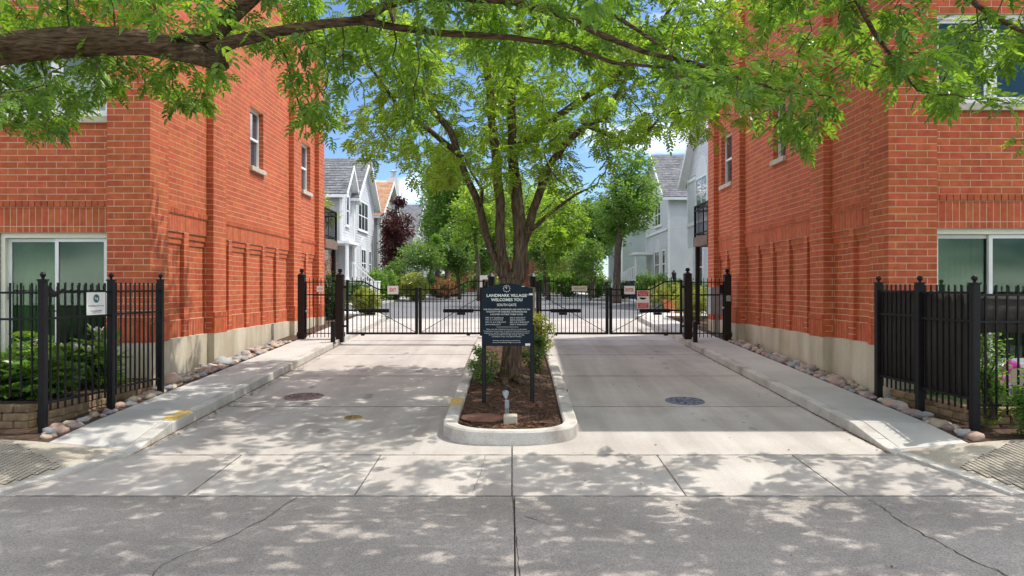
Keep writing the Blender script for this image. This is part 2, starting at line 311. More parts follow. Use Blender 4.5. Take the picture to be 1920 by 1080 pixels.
M['stone_tan'] = pm('stone_tan', (0.36, 0.28, 0.20), (0.48, 0.40, 0.30), scale=12, rough=0.8, objvar=0.2, speck=0.2, speck_scale=60, bump=0.15, bscale=40)
M['stone_rose'] = pm('stone_rose', (0.24, 0.165, 0.155), (0.36, 0.27, 0.25), scale=12, rough=0.8, objvar=0.2, speck=0.25, speck_scale=60, bump=0.15, bscale=40)
M['bark'] = barkmat('bark', (0.040, 0.026, 0.018), (0.20, 0.145, 0.10), vs=6.0, bump=1.0)
M['bark_limb'] = barkmat('bark_limb', (0.040, 0.026, 0.016), (0.17, 0.115, 0.068), vs=6.0, stretch=(0.22, 0.6, 1.0), bump=1.0)
M['bark_dark'] = pm('bark_dark', (0.055, 0.040, 0.032), (0.13, 0.095, 0.075), scale=20, rough=0.95, stretch=(1, 1, 0.3), bump=0.5, bscale=30)
M['leaf_ash'] = leafmat('leaf_ash', (0.022, 0.088, 0.011), (0.120, 0.235, 0.030), (0.40, 0.66, 0.040), 0.45)
M['leaf_ash_single'] = leafmat('leaf_ash_single', (0.022, 0.088, 0.011), (0.120, 0.235, 0.030), (0.40, 0.66, 0.040), 0.45, objrand=True)
M['leaf_locust'] = leafmat('leaf_locust', (0.070, 0.150, 0.016), (0.170, 0.250, 0.030), (0.54, 0.80, 0.06), 0.52)
M['leaf_bright'] = leafmat('leaf_bright', (0.06, 0.15, 0.02), (0.12, 0.24, 0.035), (0.36, 0.58, 0.07), 0.42)
M['leaf_yellow'] = leafmat('leaf_yellow', (0.14, 0.20, 0.025), (0.26, 0.30, 0.04), (0.55, 0.58, 0.08), 0.40)
M['leaf_dark'] = leafmat('leaf_dark', (0.025, 0.070, 0.016), (0.055, 0.120, 0.025), (0.15, 0.30, 0.04), 0.35)
M['leaf_mid'] = leafmat('leaf_mid', (0.04, 0.11, 0.02), (0.085, 0.17, 0.03), (0.26, 0.45, 0.05), 0.40)
M['leaf_purple'] = leafmat('leaf_purple', (0.045, 0.014, 0.014), (0.105, 0.032, 0.028), (0.22, 0.05, 0.04), 0.25)
M['leaf_orange'] = leafmat('leaf_orange', (0.30, 0.12, 0.03), (0.42, 0.2, 0.05), (0.5, 0.25, 0.06), 0.3)
# ------------------------------------------------------------------ ground, street, drive, walks
def sheet(name, xs, ys, zf, mat, parent=None, kind='structure'):
    V = [(x, y, zf(x, y)) for y in ys for x in xs]; nx = len(xs)
    Fq = [(j * nx + i, j * nx + i + 1, (j + 1) * nx + i + 1, (j + 1) * nx + i) for j in range(len(ys) - 1) for i in range(nx - 1)]
    me = bpy.data.meshes.new(name); me.from_pydata(V, [], Fq); me.update(); me.polygons.foreach_set('use_smooth', [True] * len(Fq))
    o = link(name, me, mat, parent)
    if kind and parent is None: tag(o, kind=kind)
    return o
YS = [-60, -20, 0, 6.3, 6.44, 8, 12, 18, 22, 26, 32, 40, 60, 100, 200, 500]
sheet('ground', [-400, -60, -20, -8, 0, 8, 20, 60, 400], YS, lambda x, y: zg(y) - 0.10, M['lawn'])
street = sheet('street', [-60, -10, 0, 10, 60], [-14, 0, 6.44], lambda x, y: zg(y) - 0.03, M['joint'])
drive = sheet('driveway', [-4.2, 0, 4.2], [6.44, 10, 18, 24.2], lambda x, y: zg(y) - 0.03, M['joint'])

def panel(parent, poly, mat, off=0.0, name='concrete_panel', th=0.15, bev=0.006):
    ff = lambda x, y: zg(y) + off
    return MB().prism(poly, lambda x, y: zg(y) + off - th, ff).build(name, mat, parent, bevel=bev)
G = 0.006
def rect(x0, x1, y0, y1, g=G): return [(x0 + g, y0 + g), (x1 - g, y0 + g), (x1 - g, y1 - g), (x0 + g, y1 - g)]
# the street: exposed aggregate panels
sx = [-16.5, -11, -5.5, 0.02, 5.6, 11, 16.5]
for i in range(len(sx) - 1):
    for (y0, y1) in ((-6, 0.6), (0.6, 6.43)):
        panel(street, rect(sx[i], sx[i + 1], y0, y1, 0.005), M['aggregate'])
# apron
ax = [-2.95, -1.43, 0.0, 1.58, 3.05]
panel(drive, [(-4.63, 6.445), (-2.956, 6.445), (-2.956, 7.742), (-4.18, 7.742)], M['concrete'])
for i in range(4): panel(drive, rect(ax[i], ax[i + 1], 6.44, 7.75, 0.005), M['concrete'])
panel(drive, [(3.056, 6.445), (4.52, 6.445), (4.20, 7.742), (3.056, 7.742)], M['concrete'])
jy = [7.75, 10.2, 12.76, 15.46, 18.0, 20.9, 24.1]
for k in range(6):
    panel(drive, rect(-4.17, 0, jy[k], jy[k + 1]), M['concrete']); panel(drive, rect(0, 4.18, jy[k], jy[k + 1]), M['concrete'])
# cracks and dirt-filled joints: thin ribbons of soil lying in the pavement
def ribbon(pts, w, name, parent, dz=0.003, mat='joint', jag=0.012):
    fine = []
    for a, b in zip(pts[:-1], pts[1:]):
        n = max(2, int((Vector(b) - Vector(a)).length / 0.06))
        for i in range(n): fine.append(Vector(a).lerp(Vector(b), i / n) + Vector((random.uniform(-jag, jag), random.uniform(-jag, jag))))
    fine.append(Vector(pts[-1])); m = MB(); n = len(fine)
    for i, p in enumerate(fine):
        t = (fine[min(i + 1, n - 1)] - fine[max(i - 1, 0)]).normalized(); q = Vector((-t.y, t.x)) * w * random.uniform(0.2, 1.0) / 2
        for s in (-1, 1): m.v.append((p.x + q.x * s, p.y + q.y * s, zg(p.y) + dz))
    m.f = [(2 * i, 2 * i + 2, 2 * i + 3, 2 * i + 1) for i in range(n - 1)]
    return m.build(name, M[mat], parent)
def gp(x, y, off=0.0):                       # ground point under a pixel, on the drive's or street's plane
    t = (y - 540) / F_PX
    Y = (2.192 - off) / (t + 0.048)
    if Y < 6.44: Y = (CAMZ - 0.017 - off) / t
    return ((x - 960) / F_PX * Y, Y)
ribbon([gp(560, 930), gp(510, 965), gp(440, 1003), gp(395, 1022), gp(350, 1038), gp(300, 1060), gp(285, 1085)], 0.011, 'crack', street)
ribbon([gp(1630, 937), gp(1700, 985), gp(1760, 1018), gp(1850, 1062), gp(1960, 1110)], 0.016, 'crack', street, jag=0.02)
ribbon([gp(985, 968), gp(1000, 972), gp(1030, 985)], 0.008, 'crack', street)
ribbon([gp(910, 853), gp(900, 890), gp(885, 925)], 0.005, 'crack', drive, jag=0.006)
ribbon([(0.0, 7.7), (0.0, 6.5), (0.03, 5.4), (0.06, 4.2)], 0.010, 'joint_filler', street, jag=0.004)
for yj in jy[:-1]:
    for xa_, xb_ in ((-4.12, -0.02), (0.02, 4.14)): ribbon([(xa_, yj), (xb_, yj)], 0.010 + 0.0024 * yj, 'joint_filler', drive, mat='dirt', jag=0.006)
for xj in ax: ribbon([(xj, 6.5), (xj, 7.72)], 0.012, 'joint_filler', drive, mat='dirt', jag=0.004)
ribbon([(-4.5, 6.44), (4.4, 6.44)], 0.016, 'joint_filler', drive, mat='dirt', jag=0.004)
# oil drips and tyre scuffs
for k_ in range(26):
    xs_ = random.choice((-2.5, 2.5)) + random.gauss(0, 0.45); ys_ = random.uniform(6.8, 16.5); r_ = random.uniform(0.02, 0.09); m_ = MB(); nn_ = 14
    for j_ in range(nn_): a_ = 6.283 * j_ / nn_; q_ = r_ * random.uniform(0.6, 1.25); m_.v.append((xs_ + math.cos(a_) * q_, ys_ + math.sin(a_) * q_ * 1.6, zg(ys_ + math.sin(a_) * q_ * 1.6) + 0.0025))
    m_.f = [tuple(range(nn_))]; m_.build('oil_stain', M['stain'], drive)
# private walks beside the drive, with kerbs
def rise(Y): return 0.13 * min(1.0, max(0.0, (Y - 7.72) / 0.98))
def slab_top(x, y):
    t = min(1.0, max(0.0, (y - 7.9) / 0.8)); o = 0.012 + 0.118 * min(1.0, max(0.0, (abs(x) - 4.19) / 1.3)); return zg(y) + o + (0.13 - o) * t
for s, xo in ((-1, 5.15), (1, 5.07)):
    wk = sheet('walk', sorted([s * 4.3, s * (xo - 0.02)]), [8.75, 12, 18, 23.5], lambda x, y: zg(y) + 0.06, M['joint'])
    wk.name = 'sidewalk'
    yy = [7.9, 8.7, 9.45, 11.0, 12.55, 14.1, 15.65, 17.2, 18.75, 20.3, 21.9, 23.6]
    for a, b in zip(yy[:-1], yy[1:]):
        q = [(s * 4.325, a + 0.004), (s * xo, a + 0.004), (s * xo, b - 0.004), (s * 4.325, b - 0.004)]
        if s > 0: pass
        else: q = q[::-1]
        MB().prism(q, lambda x, y: zg(y) - 0.1, slab_top).build('walk_slab', M['walkway'], wk, bevel=0.006)
    kb = [7.72, 8.2, 8.7, 9.3, 11.0, 13.0, 15.0, 17.0, 19.0, 21.0, 23.4]
    for a, b in zip(kb[:-1], kb[1:]):
        q = [(s * 4.16, a + 0.002), (s * 4.32, a + 0.002), (s * 4.32, b - 0.002), (s * 4.16, b - 0.002)]
        if s < 0: q = q[::-1]
        MB().prism(q, lambda x, y: zg(y) - 0.1, lambda x, y: zg(y) + max(0.012, rise(y))).build('kerb', M['curb'], wk, bevel=0.012)
    # gutter dirt
    ribbon([(s * 4.14, 7.8), (s * 4.145, 10), (s * 4.15, 14), (s * 4.15, 17)], 0.05, 'gutter_dirt', drive, jag=0.01, mat='mulch')
tagx = None
# yellow paint on the left kerb
ym = MB()
for x0, x1, ya, yb in ((-4.37, -4.172, 8.75, 9.35),):
    n = 8
    ym.prism([(x0, ya + 0.1), (x1, ya), (x1, yb - 0.02), (x0, yb)], lambda x, y: zg(y) + rise(y) + 0.001, lambda x, y: zg(y) + rise(y) + 0.0045)
ym.build('paint_mark', M['yellow'], bpy.data.objects['sidewalk'])
# public walk with stamped warning field
def gut(s, Y): return (4.19 + max(0, (7.74 - Y)) * (0.345 if s < 0 else 0.25))
def pz(s, x, y): return zg(y) + 0.012 + 0.118 * min(1.0, max(0.0, (abs(x) - gut(s, y)) / 1.3))
for s in (-1, 1):
    V = []; ny, nx = 12, 24
    for j in range(ny + 1):
        y = 6.43 + (7.89 - 6.43) * j / ny
        for i in range(nx + 1):
            t = (i / nx) ** 2; x = gut(s, y) + 0.004 + (14 - gut(s, y)) * t; V.append((s * x, y, pz(s, s * x, y)))
    Fq = [(j * (nx + 1) + i, j * (nx + 1) + i + 1, (j + 1) * (nx + 1) + i + 1, (j + 1) * (nx + 1) + i) for j in range(ny) for i in range(nx)]
    if s < 0: Fq = [f[::-1] for f in Fq]
    me = bpy.data.meshes.new('pavement'); me.from_pydata(V, [], Fq); me.update()
    pav = tag(link('pavement', me, M['old_walk']), kind='structure')
    # kerb strip where the pavement meets the street and drive
    kbp = MB()
    for y0, y1 in ((6.44, 6.9), (6.9, 7.35), (7.35, 7.74)):
        q = [(s * gut(s, y0), y0), (s * (gut(s, y0) + 0.13), y0), (s * (gut(s, y1) + 0.13), y1), (s * gut(s, y1), y1)]
        if s < 0: q = q[::-1]
        kbp.prism(q, lambda x, y: zg(y) - 0.1, lambda x, y: zg(y) + 0.03)
    kbp.build('kerb', M['curb'], pav)
    bl = []; stp = 0.052
    for iy in range(40):
        for ix in range(60):
            y = 6.47 + iy * stp * 0.8; x = 4.3 + ix * stp
            lim = gut(s, y) + 0.2
            top = 7.05 + min(0.8, (x - 4.3) * 0.62)
            if x < lim or y > min(top, 7.84) or x > 7.0: continue
            bl.append((s * x, y, pz(s, s * x, y)))
    tb = MB()
    for (x, y, z) in bl: tb.box((x - 0.021, y - 0.017, z - 0.01), (x + 0.021, y + 0.017, z + 0.011))
    tag(tb.build('paving_stud', M['old_walk'], pav), kind='stuff')
    fl = MB(); 
    for (x, y, z) in bl: fl.box((x - 0.026, y - 0.021, z - 0.01), (x + 0.026, y + 0.021, z + 0.003))
    tag(fl.build('stud_joint', M['joint'], pav), kind='stuff')

# planting beds beside the walks, small front yards
for s in (-1, 1):
    xi = 5.155 if s < 0 else 5.075
    tag(MB().prism([(s * xi, 7.9), (s * 13, 7.9), (s * 13, 12.2), (s * xi, 12.2)][::(1 if s > 0 else -1)], -0.2, lambda x, y: zg(y) + 0.10).build('soil_bed', M['soil']), kind='structure')
    tag(MB().prism([(s * xi, 12.2), (s * 6.4, 12.2), (s * 6.4, 24), (s * xi, 24)][::(1 if s > 0 else -1)], -0.2, lambda x, y: zg(y) + 0.085).build('stone_bed', M['soil']), kind='structure')
tag(MB().prism([(-13, 8.75), (-5.68, 8.75), (-5.68, 11.2), (-13, 11.2)], -0.2, 0.50).build('front_yard', M['soil']), kind='structure')
tag(MB().prism([(5.62, 8.75), (13, 8.75), (13, 10.6), (5.62, 10.6)], -0.2, 0.44).build('front_yard', M['lawn']), kind='structure')

# the island: kerb ring and mulch
IX0, IX1, IY0, IY1 = -0.84, 0.80, 8.12, 17.6
def isl(inset, n=20):
    P = []; cx = (IX0 + IX1) / 2; w = (IX1 - IX0) / 2 - inset; ry = 0.62 - inset * 0.7
    for k in range(n + 1):
        th = math.pi + math.pi * k / n; P.append((cx + w * math.copysign(abs(math.cos(th)) ** 0.75, math.cos(th)), IY0 + 0.62 + ry * -abs(math.sin(th)) ** 0.85))
    P += [(cx + w + 0.06, 14), (cx + w, IY1 - inset), (cx - w, IY1 - inset), (cx - w, 14)]
    return P
isle = empty('traffic_island', (0, 9, zg(9)), 'kerbed concrete island with brown mulch under the tree and dark sign', 'traffic island')
po, pi_ = isl(0.0), isl(0.17); n = len(po); km = MB()
for P, z in ((po, -0.1), (po, 0.145), (isl(0.02), 0.165), (isl(0.15), 0.165), (pi_, 0.15), (pi_, -0.1)): km.v += [(x, y, zg(y) + z) for x, y in P]
for k in range(5):
    for j in range(n): km.f.append((k * n + j, k * n + (j + 1) % n, (k + 1) * n + (j + 1) % n, (k + 1) * n + j))
km.build('kerb', M['curb'], isle, smooth=False)
def mz(x, y): return zg(y) + 0.09 + 0.05 * math.exp(-((x) ** 2 + (y - 11.6) ** 2) / 0.8) + 0.015 * mnoise.noise(Vector((x * 4, y * 4, 0)))
gm = MB(); gx = np.linspace(IX0 + 0.1, IX1 - 0.1, 16); gy = np.linspace(IY0 + 0.22, IY1 - 0.1, 90)
for y in gy:
    hw = 1.0 if y > IY0 + 0.75 else max(0.15, math.sqrt(max(0, 1 - ((IY0 + 0.75 - y) / 0.6) ** 2)))
    for x in gx: gm.v.append(((x + 0.02) * hw - 0.02, y, mz(x, y)))
for j in range(len(gy) - 1):
    for i in range(15): a = j * 16 + i; gm.f.append((a, a + 1, a + 17, a + 16))
gm.build('mulch_bed', M['soil'], isle, smooth=True)
ck = []; cf = []
for k in range(5200):
    x = random.uniform(IX0 + 0.17, IX1 - 0.17); y = IY0 + 0.2 + 8.8 * random.random() ** 1.8
    if y < IY0 + 0.75 and abs(x + 0.02) > 0.62 * math.sqrt(max(0, 1 - ((IY0 + 0.75 - y) / 0.6) ** 2)): continue
    z = mz(x, y) + 0.004; a = random.uniform(0, 6.28); l = random.uniform(0.010, 0.035); w = random.uniform(0.004, 0.012); t = random.uniform(-0.012, 0.018)
    c, s_ = math.cos(a), math.sin(a); i = len(ck)
    ck += [(x - c * l - s_ * w, y - s_ * l + c * w, z), (x + c * l - s_ * w, y + s_ * l + c * w, z + t), (x + c * l + s_ * w, y + s_ * l - c * w, z + t), (x - c * l + s_ * w, y - s_ * l - c * w, z + 0.004)]; cf.append((i, i + 1, i + 2, i + 3))
tag(link('mulch_chip', np_mesh('mulch_chip', ck, cf), M['mulch'], isle), kind='stuff')
pts = isl(0.003); 
MB().prism([(-0.845, 9.55), (-0.68, 9.55), (-0.68, 10.0), (-0.845, 10.0)], lambda x, y: zg(y) + 0.163, lambda x, y: zg(y) + 0.169).build('paint_mark', M['yellow'], isle)

# far end inside the gates: side kerbs flaring out to the inner street, asphalt, far walks
inner = sheet('inner_street', [-40, -9, 9, 40], [24.1, 26, 32, 40, 60, 100, 140], lambda x, y: zg(y) - 0.02, M['asphalt'])
for s in (-1, 1):
    fw = tag(MB().prism([(s * 4.16, 24.0), (s * 8.6, 24.0), (s * 8.6, 26.2), (s * 5.2, 26.2)][::(1 if s > 0 else -1)], 0.3, lambda x, y: zg(y) + 0.10).build('corner_walk', M['walkway']), kind='structure')
    q = [(s * 6.6, 33), (s * 6.9, 31.5), (s * 12, 31.0), (s * 12, 34), (s * 8.0, 36), (s * 7.9, 60), (s * 7.6, 90), (s * 6.2, 90), (s * 6.4, 60)]
    far_walk = tag(MB().prism(q[::(1 if s > 0 else -1)], 0.3, lambda x, y: zg(y) + 0.12).build('far_walk', M['walkway']), kind='structure')
    lw = [(s * 8.0, 36.2), (s * 30, 36.2), (s * 30, 90), (s * 7.7, 90)]
    tag(MB().prism(lw[::(1 if s > 0 else -1)], 0.3, lambda x, y: zg(y) + 0.10).build('lawn', M['lawn']), kind='structure')
    lw = [(s * 5.9, 20.0), (s * 30, 20.0), (s * 30, 23.9), (s * 5.2, 23.9)]
    tag(MB().prism(lw[::(1 if s > 0 else -1)], 0.1, lambda x, y: zg(y) + 0.11).build('planting_bed', M['soil']), kind='structure')
for n_ in ('ground', 'street', 'driveway', 'inner_street', 'sidewalk', 'sidewalk.001'):
    if n_ in bpy.data.objects: bpy.data.objects[n_]['kind'] = 'structure'

# manhole covers
def manhole(name, c, r, mat, label):
    e = empty(name, (c[0], c[1], zg(c[1])), label, 'manhole cover')
    th = math.atan(0.048)
    def place(m, nm, ma):
        o = m.build(nm, ma, None); o.parent = e; o.rotation_euler = (th, 0, 0); return o
    place(MB().lathe((0, 0, 0), [(r, -0.01), (r, 0.006), (r * 0.93, 0.008), (r * 0.93, 0.002), (r * 0.9, 0.002), (r * 0.9, 0.005), (0.001, 0.006)], 40), 'rim', mat)
    k = 0
    for ring, cnt, rr in ((0.72, 10, 0.07), (0.45, 6, 0.09)):
        for i in range(cnt):
            a = 2 * math.pi * i / cnt + ring; m = MB().lathe((math.cos(a) * r * ring, math.sin(a) * r * ring, 0.0055), [(r * rr, 0), (r * rr, 0.002)], 8)
            place(m, 'hole', M['joint'])
    for i in range(4):
        a = i * math.pi / 4; m = MB().bar((-math.cos(a) * r * 0.88, -math.sin(a) * r * 0.88, 0.006), (math.cos(a) * r * 0.88, math.sin(a) * r * 0.88, 0.006), r * 0.05, 0.012); place(m, 'rib', mat)
    return e
manhole('manhole_cover', gp(570, 744), 0.30, M['iron_red'], 'round rusty red manhole cover in the left lane')
manhole('manhole_cover', gp(1284, 752), 0.29, M['iron_blue'], 'round blue grey manhole cover in the right lane')
manhole('valve_cover', gp(662, 783), 0.12, M['brass'], 'small brassy valve cover in the left lane near the island')

# ------------------------------------------------------------------ the two brick gate buildings
CH = 0.1016; BL = 0.305; JT = 0.0125; ZB = 1.042; TOPC = 78; ZT = ZB + TOPC * CH
def cz(k): return ZB + k * CH
class Bricks:
    def __init__(s, sx): s.sx = sx; s.b = []
    def add(s, plane, u0, u1, z0, z1, pos, d0, d1):
        if plane == 'F': a = (s.sx * u0, pos - d1, z0); b = (s.sx * u1, pos - d0, z1)
        elif plane == 'B': a = (s.sx * u0, pos + d0, z0); b = (s.sx * u1, pos + d1, z1)
        else: a = (s.sx * (pos - d1), u0, z0); b = (s.sx * (pos - d0), u1, z1)
        s.b.append((min(a[0], b[0]), min(a[1], b[1]), z0, max(a[0], b[0]), max(a[1], b[1]), z1))
    def patch(s, plane, u0, u1, c0, c1, pos, proud=0.0025, holes=(), pattern='run', e0=0.0, e1=0.0, phase=0.0):
        dp = -0.03
        if pattern == 'run':
            for c in range(c0, c1):
                z0, z1 = cz(c) + JT / 2, cz(c + 1) - JT / 2
                off = phase + (BL / 2 if c % 2 else 0.0); u = u0 - (off % BL)
                spans = [(u0 - e0, u1 + e1)]
                for (h0, h1, hc0, hc1) in holes:
                    if hc0 <= c < hc1:
                        ns = []
                        for (p, q) in spans:
                            if h1 <= p or h0 >= q: ns.append((p, q))
                            else:
                                if h0 > p: ns.append((p, h0))
                                if h1 < q: ns.append((h1, q))
                        spans = ns
                while u < u1 + 0.001:
                    b0, b1 = u + JT / 2, u + BL - JT / 2
                    for (p, q) in spans:
                        x0 = max(b0, p) if not (b0 - p < 0.02 and p == u0 - e0) else p
                        x1 = min(b1, q) if not (q - b1 < 0.02 and q == u1 + e1) else q
                        if b0 < p + 0.02: x0 = p
                        if b1 > q - 0.02: x1 = q
                        if x1 - x0 > 0.025 and x1 > p and x0 < q: s.add(plane, x0, x1, z0, z1, pos, dp, proud + random.uniform(-0.0006, 0.0006))
                    u += BL
        else:
            wd = CH if pattern in ('soldier', 'header') else BL; n = max(1, round((u1 - u0) / wd)); w = (u1 - u0) / n
            for k in range(n):
                x0 = u0 + k * w + (JT / 2 if k else -e0); x1 = u0 + (k + 1) * w - (JT / 2 if k < n - 1 else -e1)
                if any(h0 < (x0 + x1) / 2 < h1 and hc0 <= c0 < hc1 for (h0, h1, hc0, hc1) in holes): continue
                s.add(plane, x0, x1, cz(c0) + JT / 2, cz(c1) - JT / 2, pos, dp, proud + random.uniform(-0.001, 0.001))

def brick_building(sx, XW, Y0, pil, mull, wins, doors, label):
    r = 0.12; r2 = r + 0.065; B = Bricks(sx); core = MB(); fnd = MB(); bld = empty('brick_building', (sx * (XW + 3), Y0 + 4, zg(Y0)), label, 'building')
    X = lambda u: sx * u
    YE = pil[-1][1]; E = 0.0015; T = 0.42
    def cbox(m, u0, u1, y0, y1, z0, z1): m.box((X(u0), y0, z0), (X(u1), y1, z1))
    # pilasters on the side wall
    for (a, b) in pil:
        cbox(core, XW, XW + T, a, b, ZB, ZT)
        B.patch('S', a, b, 4, TOPC, XW, e0=E, e1=E)
        B.patch('S', a, b, 0, 3, XW, proud=0.024, pattern='soldier', e0=E, e1=E)
        B.patch('S', a, b, 3, 4, XW, proud=0.028, pattern='header', e0=E, e1=E)
        if a > Y0 + 0.1: B.patch('F', XW, XW + r2, 0, TOPC, a, e0=E)
        if b < YE - 0.1: B.patch('B', XW, XW + r2, 0, TOPC, b, e0=E)
        cbox(fnd, XW - 0.025, XW + T, a - 0.02, b + 0.02, -0.4, ZB)
    # panels between the pilasters
    for i in range(len(pil) - 1):
        a, b = pil[i][1], pil[i + 1][0]; P = XW + r
        ws = [w for w in wins if a - 0.01 <= w[0] < b]; holes = [(w[0], w[1], 34, 48) for w in ws]
        B.patch('S', a, b, 22, TOPC, P, holes=holes, phase=0.07)
        B.patch('S', a, b, 21, 22, P, proud=0.022, pattern='header'); B.patch('S', a, b, 18, 21, P, pattern='soldier')
        ms = [m for m in mull if a - 0.01 <= m[0] < b]; edges = [a] + [v for m in ms for v in m] + [b]
        for k in range(0, len(edges), 2):
            p, q = edges[k], edges[k + 1]
            B.patch('S', p, q, 17, 18, P + 0.022, pattern='stretch'); B.patch('S', p, q, 16, 17, P + 0.044, pattern='stretch')
            B.patch('S', p, q, 3, 16, P + 0.065, phase=0.11); B.patch('S', p, q, 0, 3, P + 0.044, pattern='soldier')
            cbox(core, P + 0.022, XW + T, p, q, cz(17), cz(18)); cbox(core, P + 0.044, XW + T, p, q, cz(16), cz(17)); cbox(core, P + 0.065, XW + T, p, q, cz(3), cz(16)); cbox(core, P + 0.044, XW + T, p, q, ZB, cz(3))
        for (p, q) in ms:
            cbox(core, P, XW + T, p, q, ZB, cz(18)); B.patch('S', p, q, 0, 18, P, pattern='run', phase=0.02 + random.random() * 0.1, e0=E, e1=E)
            B.patch('F', P, P + 0.065, 0, 18, p, e0=E)
        cbox(fnd, XW + r - 0.02, XW + T, a, b, -0.4, ZB)
        if ws:
            w0, w1 = ws[0]
            cbox(core, P, XW + T, a, w0, cz(18), ZT); cbox(core, P, XW + T, w1, b, cz(18), ZT)
            cbox(core, P, XW + T, w0, w1, cz(18), cz(34)); cbox(core, P, XW + T, w0, w1, cz(48), ZT)
            B.patch('F', P, P + 0.16, 35, 48, w1); B.patch('B', P, P + 0.16, 35, 48, w0)
        else: cbox(core, P, XW + T, a, b, cz(18), ZT)
    # front: corner pier, recessed bay with sliding door and window, outer pier
    pw = doors[0]; d0, d1 = doors[0] + 0.02, doors[1]; FY = Y0 + r
    o0 = doors[1] + 0.42; o1 = o0 + 0.61; oe = o1 + 2.2
    cbox(core, XW + T, pw, Y0, Y0 + T, ZB, ZT)
    cbox(core, o0, o1, Y0, Y0 + T, ZB, ZT)
    for (p, q) in ((XW, pw), (o0, o1)):
        B.patch('F', p, q, 4, TOPC, Y0, e0=E, e1=E, phase=0.20)
        B.patch('F', p, q, 0, 3, Y0, proud=0.024, pattern='soldier', e0=E, e1=E); B.patch('F', p, q, 3, 4, Y0, proud=0.028, pattern='header', e0=E, e1=E)
        cbox(fnd, p - (0.0 if p > XW + 1 else -T), q + 0.02, Y0 - 0.025, Y0 + T, -0.4, ZB)
    for (p, q) in ((pw, o0), (o1, oe)):
        dh = [(d0, d1, -9, 17)] if p == pw else [(p + 0.2, q - 0.2, -9, 17)]
        wh = [(dh[0][0], dh[0][1], 34, 48)]
        e, f = dh[0][0], dh[0][1]
        B.patch('F', p, q, 22, TOPC, FY, holes=wh, phase=0.20); B.patch('F', p, q, 21, 22, FY, proud=0.024, pattern='header'); B.patch('F', p, q, 18, 21, FY, pattern='soldier')
        B.patch('F', p, q, 17, 18, FY, pattern='header')
        if e - p > 0.05: B.patch('F', p, e, 0, 17, FY)
        B.patch('F', f, q, 0, 17, FY)
        cbox(core, p, q, FY, Y0 + T, cz(17), cz(34)); cbox(core, p, q, FY, Y0 + T, cz(48), ZT)
        cbox(core, f, q, FY, Y0 + T, ZB, cz(17)); cbox(core, f, q, FY, Y0 + T, cz(34), cz(48))
        if e - p > 0.005: cbox(core, p, e, FY, Y0 + T, ZB, cz(17)); cbox(core, p, e, FY, Y0 + T, cz(34), cz(48))
        cbox(fnd, f, q, FY - 0.02, Y0 + T, -0.4, ZB); cbox(fnd, p, f, FY - 0.02, Y0 + T, -0.4, 0.72)
        B.add('F', 0, 0, 0, 0, 0, 0, 0); B.b.pop()
        glazing(bld, sx, e, f, FY, p == pw)
        # interior behind the glass
        rm = MB()
        cbox(rm, e - 0.2, f + 0.2, Y0 + 1.5, Y0 + 1.55, 0.5, 6.3); cbox(rm, e - 0.25, e - 0.2, Y0 + T, Y0 + 1.5, 0.5, 6.3); cbox(rm, f + 0.2, f + 0.25, Y0 + T, Y0 + 1.5, 0.5, 6.3)
        cbox(rm, e - 0.2, f + 0.2, Y0 + T, Y0 + 1.5, 3.2, 3.3); cbox(rm, e - 0.2, f + 0.2, Y0 + T, Y0 + 1.5, 6.25, 6.3); cbox(rm, e - 0.2, f + 0.2, Y0 + T, Y0 + 1.5, 0.6, 0.74)
        rm.build('room', M['room'], bld)
    # body, roof, coping
    bm_ = MB(); cbox(bm_, XW + 1.0, oe, Y0 + 1.7, YE - 0.02, -0.3, ZT - 0.2); cbox(bm_, XW + T, XW + 1.05, YE - 0.3, YE - 0.02, -0.3, ZT - 0.2); cbox(bm_, oe - 0.3, oe, Y0 + T, Y0 + 1.7, -0.3, ZT - 0.2)
    bm_.build('body', M['dark_brick'], bld)
    rf = MB(); cbox(rf, XW + 0.1, oe, Y0 + 0.1, YE, ZT, ZT + 0.1); rf.build('roof', M['sill'], bld)
    cp = MB(); cbox(cp, XW - 0.05, XW + T, Y0 - 0.05, YE + 0.05, ZT + 0.1, ZT + 0.2); cbox(cp, XW + T, oe, Y0 - 0.05, Y0 + T, ZT + 0.1, ZT + 0.2); cp.build('coping', M['sill'], bld)
    wall = core.build('wall', M['mortar'], bld); fnd.build('foundation', M['foundation'], bld)
    # side windows with stone sills
    for (w0, w1) in wins:
        P = XW + r; wm = MB(); ff = P + 0.10
        fr = 0.055
        for (a, b, c, d) in ((w0, w0 + fr, cz(35), cz(48)), (w1 - fr, w1, cz(35), cz(48)), (w0 + fr, w1 - fr, cz(35), cz(35) + fr), (w0 + fr, w1 - fr, cz(48) - fr, cz(48)), (w0 + fr, w1 - fr, cz(41) + 0.03, cz(41) + 0.08)):
            cbox(wm, ff, ff + 0.07, a, b, c, d)
        wo = wm.build('window', M['white_paint'], bld)
        for (c, d, dd) in ((cz(35) + fr, cz(41) + 0.03, 0.045), (cz(41) + 0.08, cz(48) - fr, 0.025)):
            pn = MB(); cbox(pn, ff + dd, ff + dd + 0.006, w0 + fr, w1 - fr, c, d); pn.build('pane', M['house_glass'], wo)
        bk = MB(); cbox(bk, ff + 0.12, ff + 0.14, w0, w1, cz(35), cz(48)); bk.build('blind', M['room'], wo)
        sl = MB(); cbox(sl, P - 0.07, P + 0.12, w0 - 0.03, w1 + 0.03, cz(34) - 0.004, cz(35) - 0.002); sl.build('sill', M['sill'], wo, bevel=0.006)
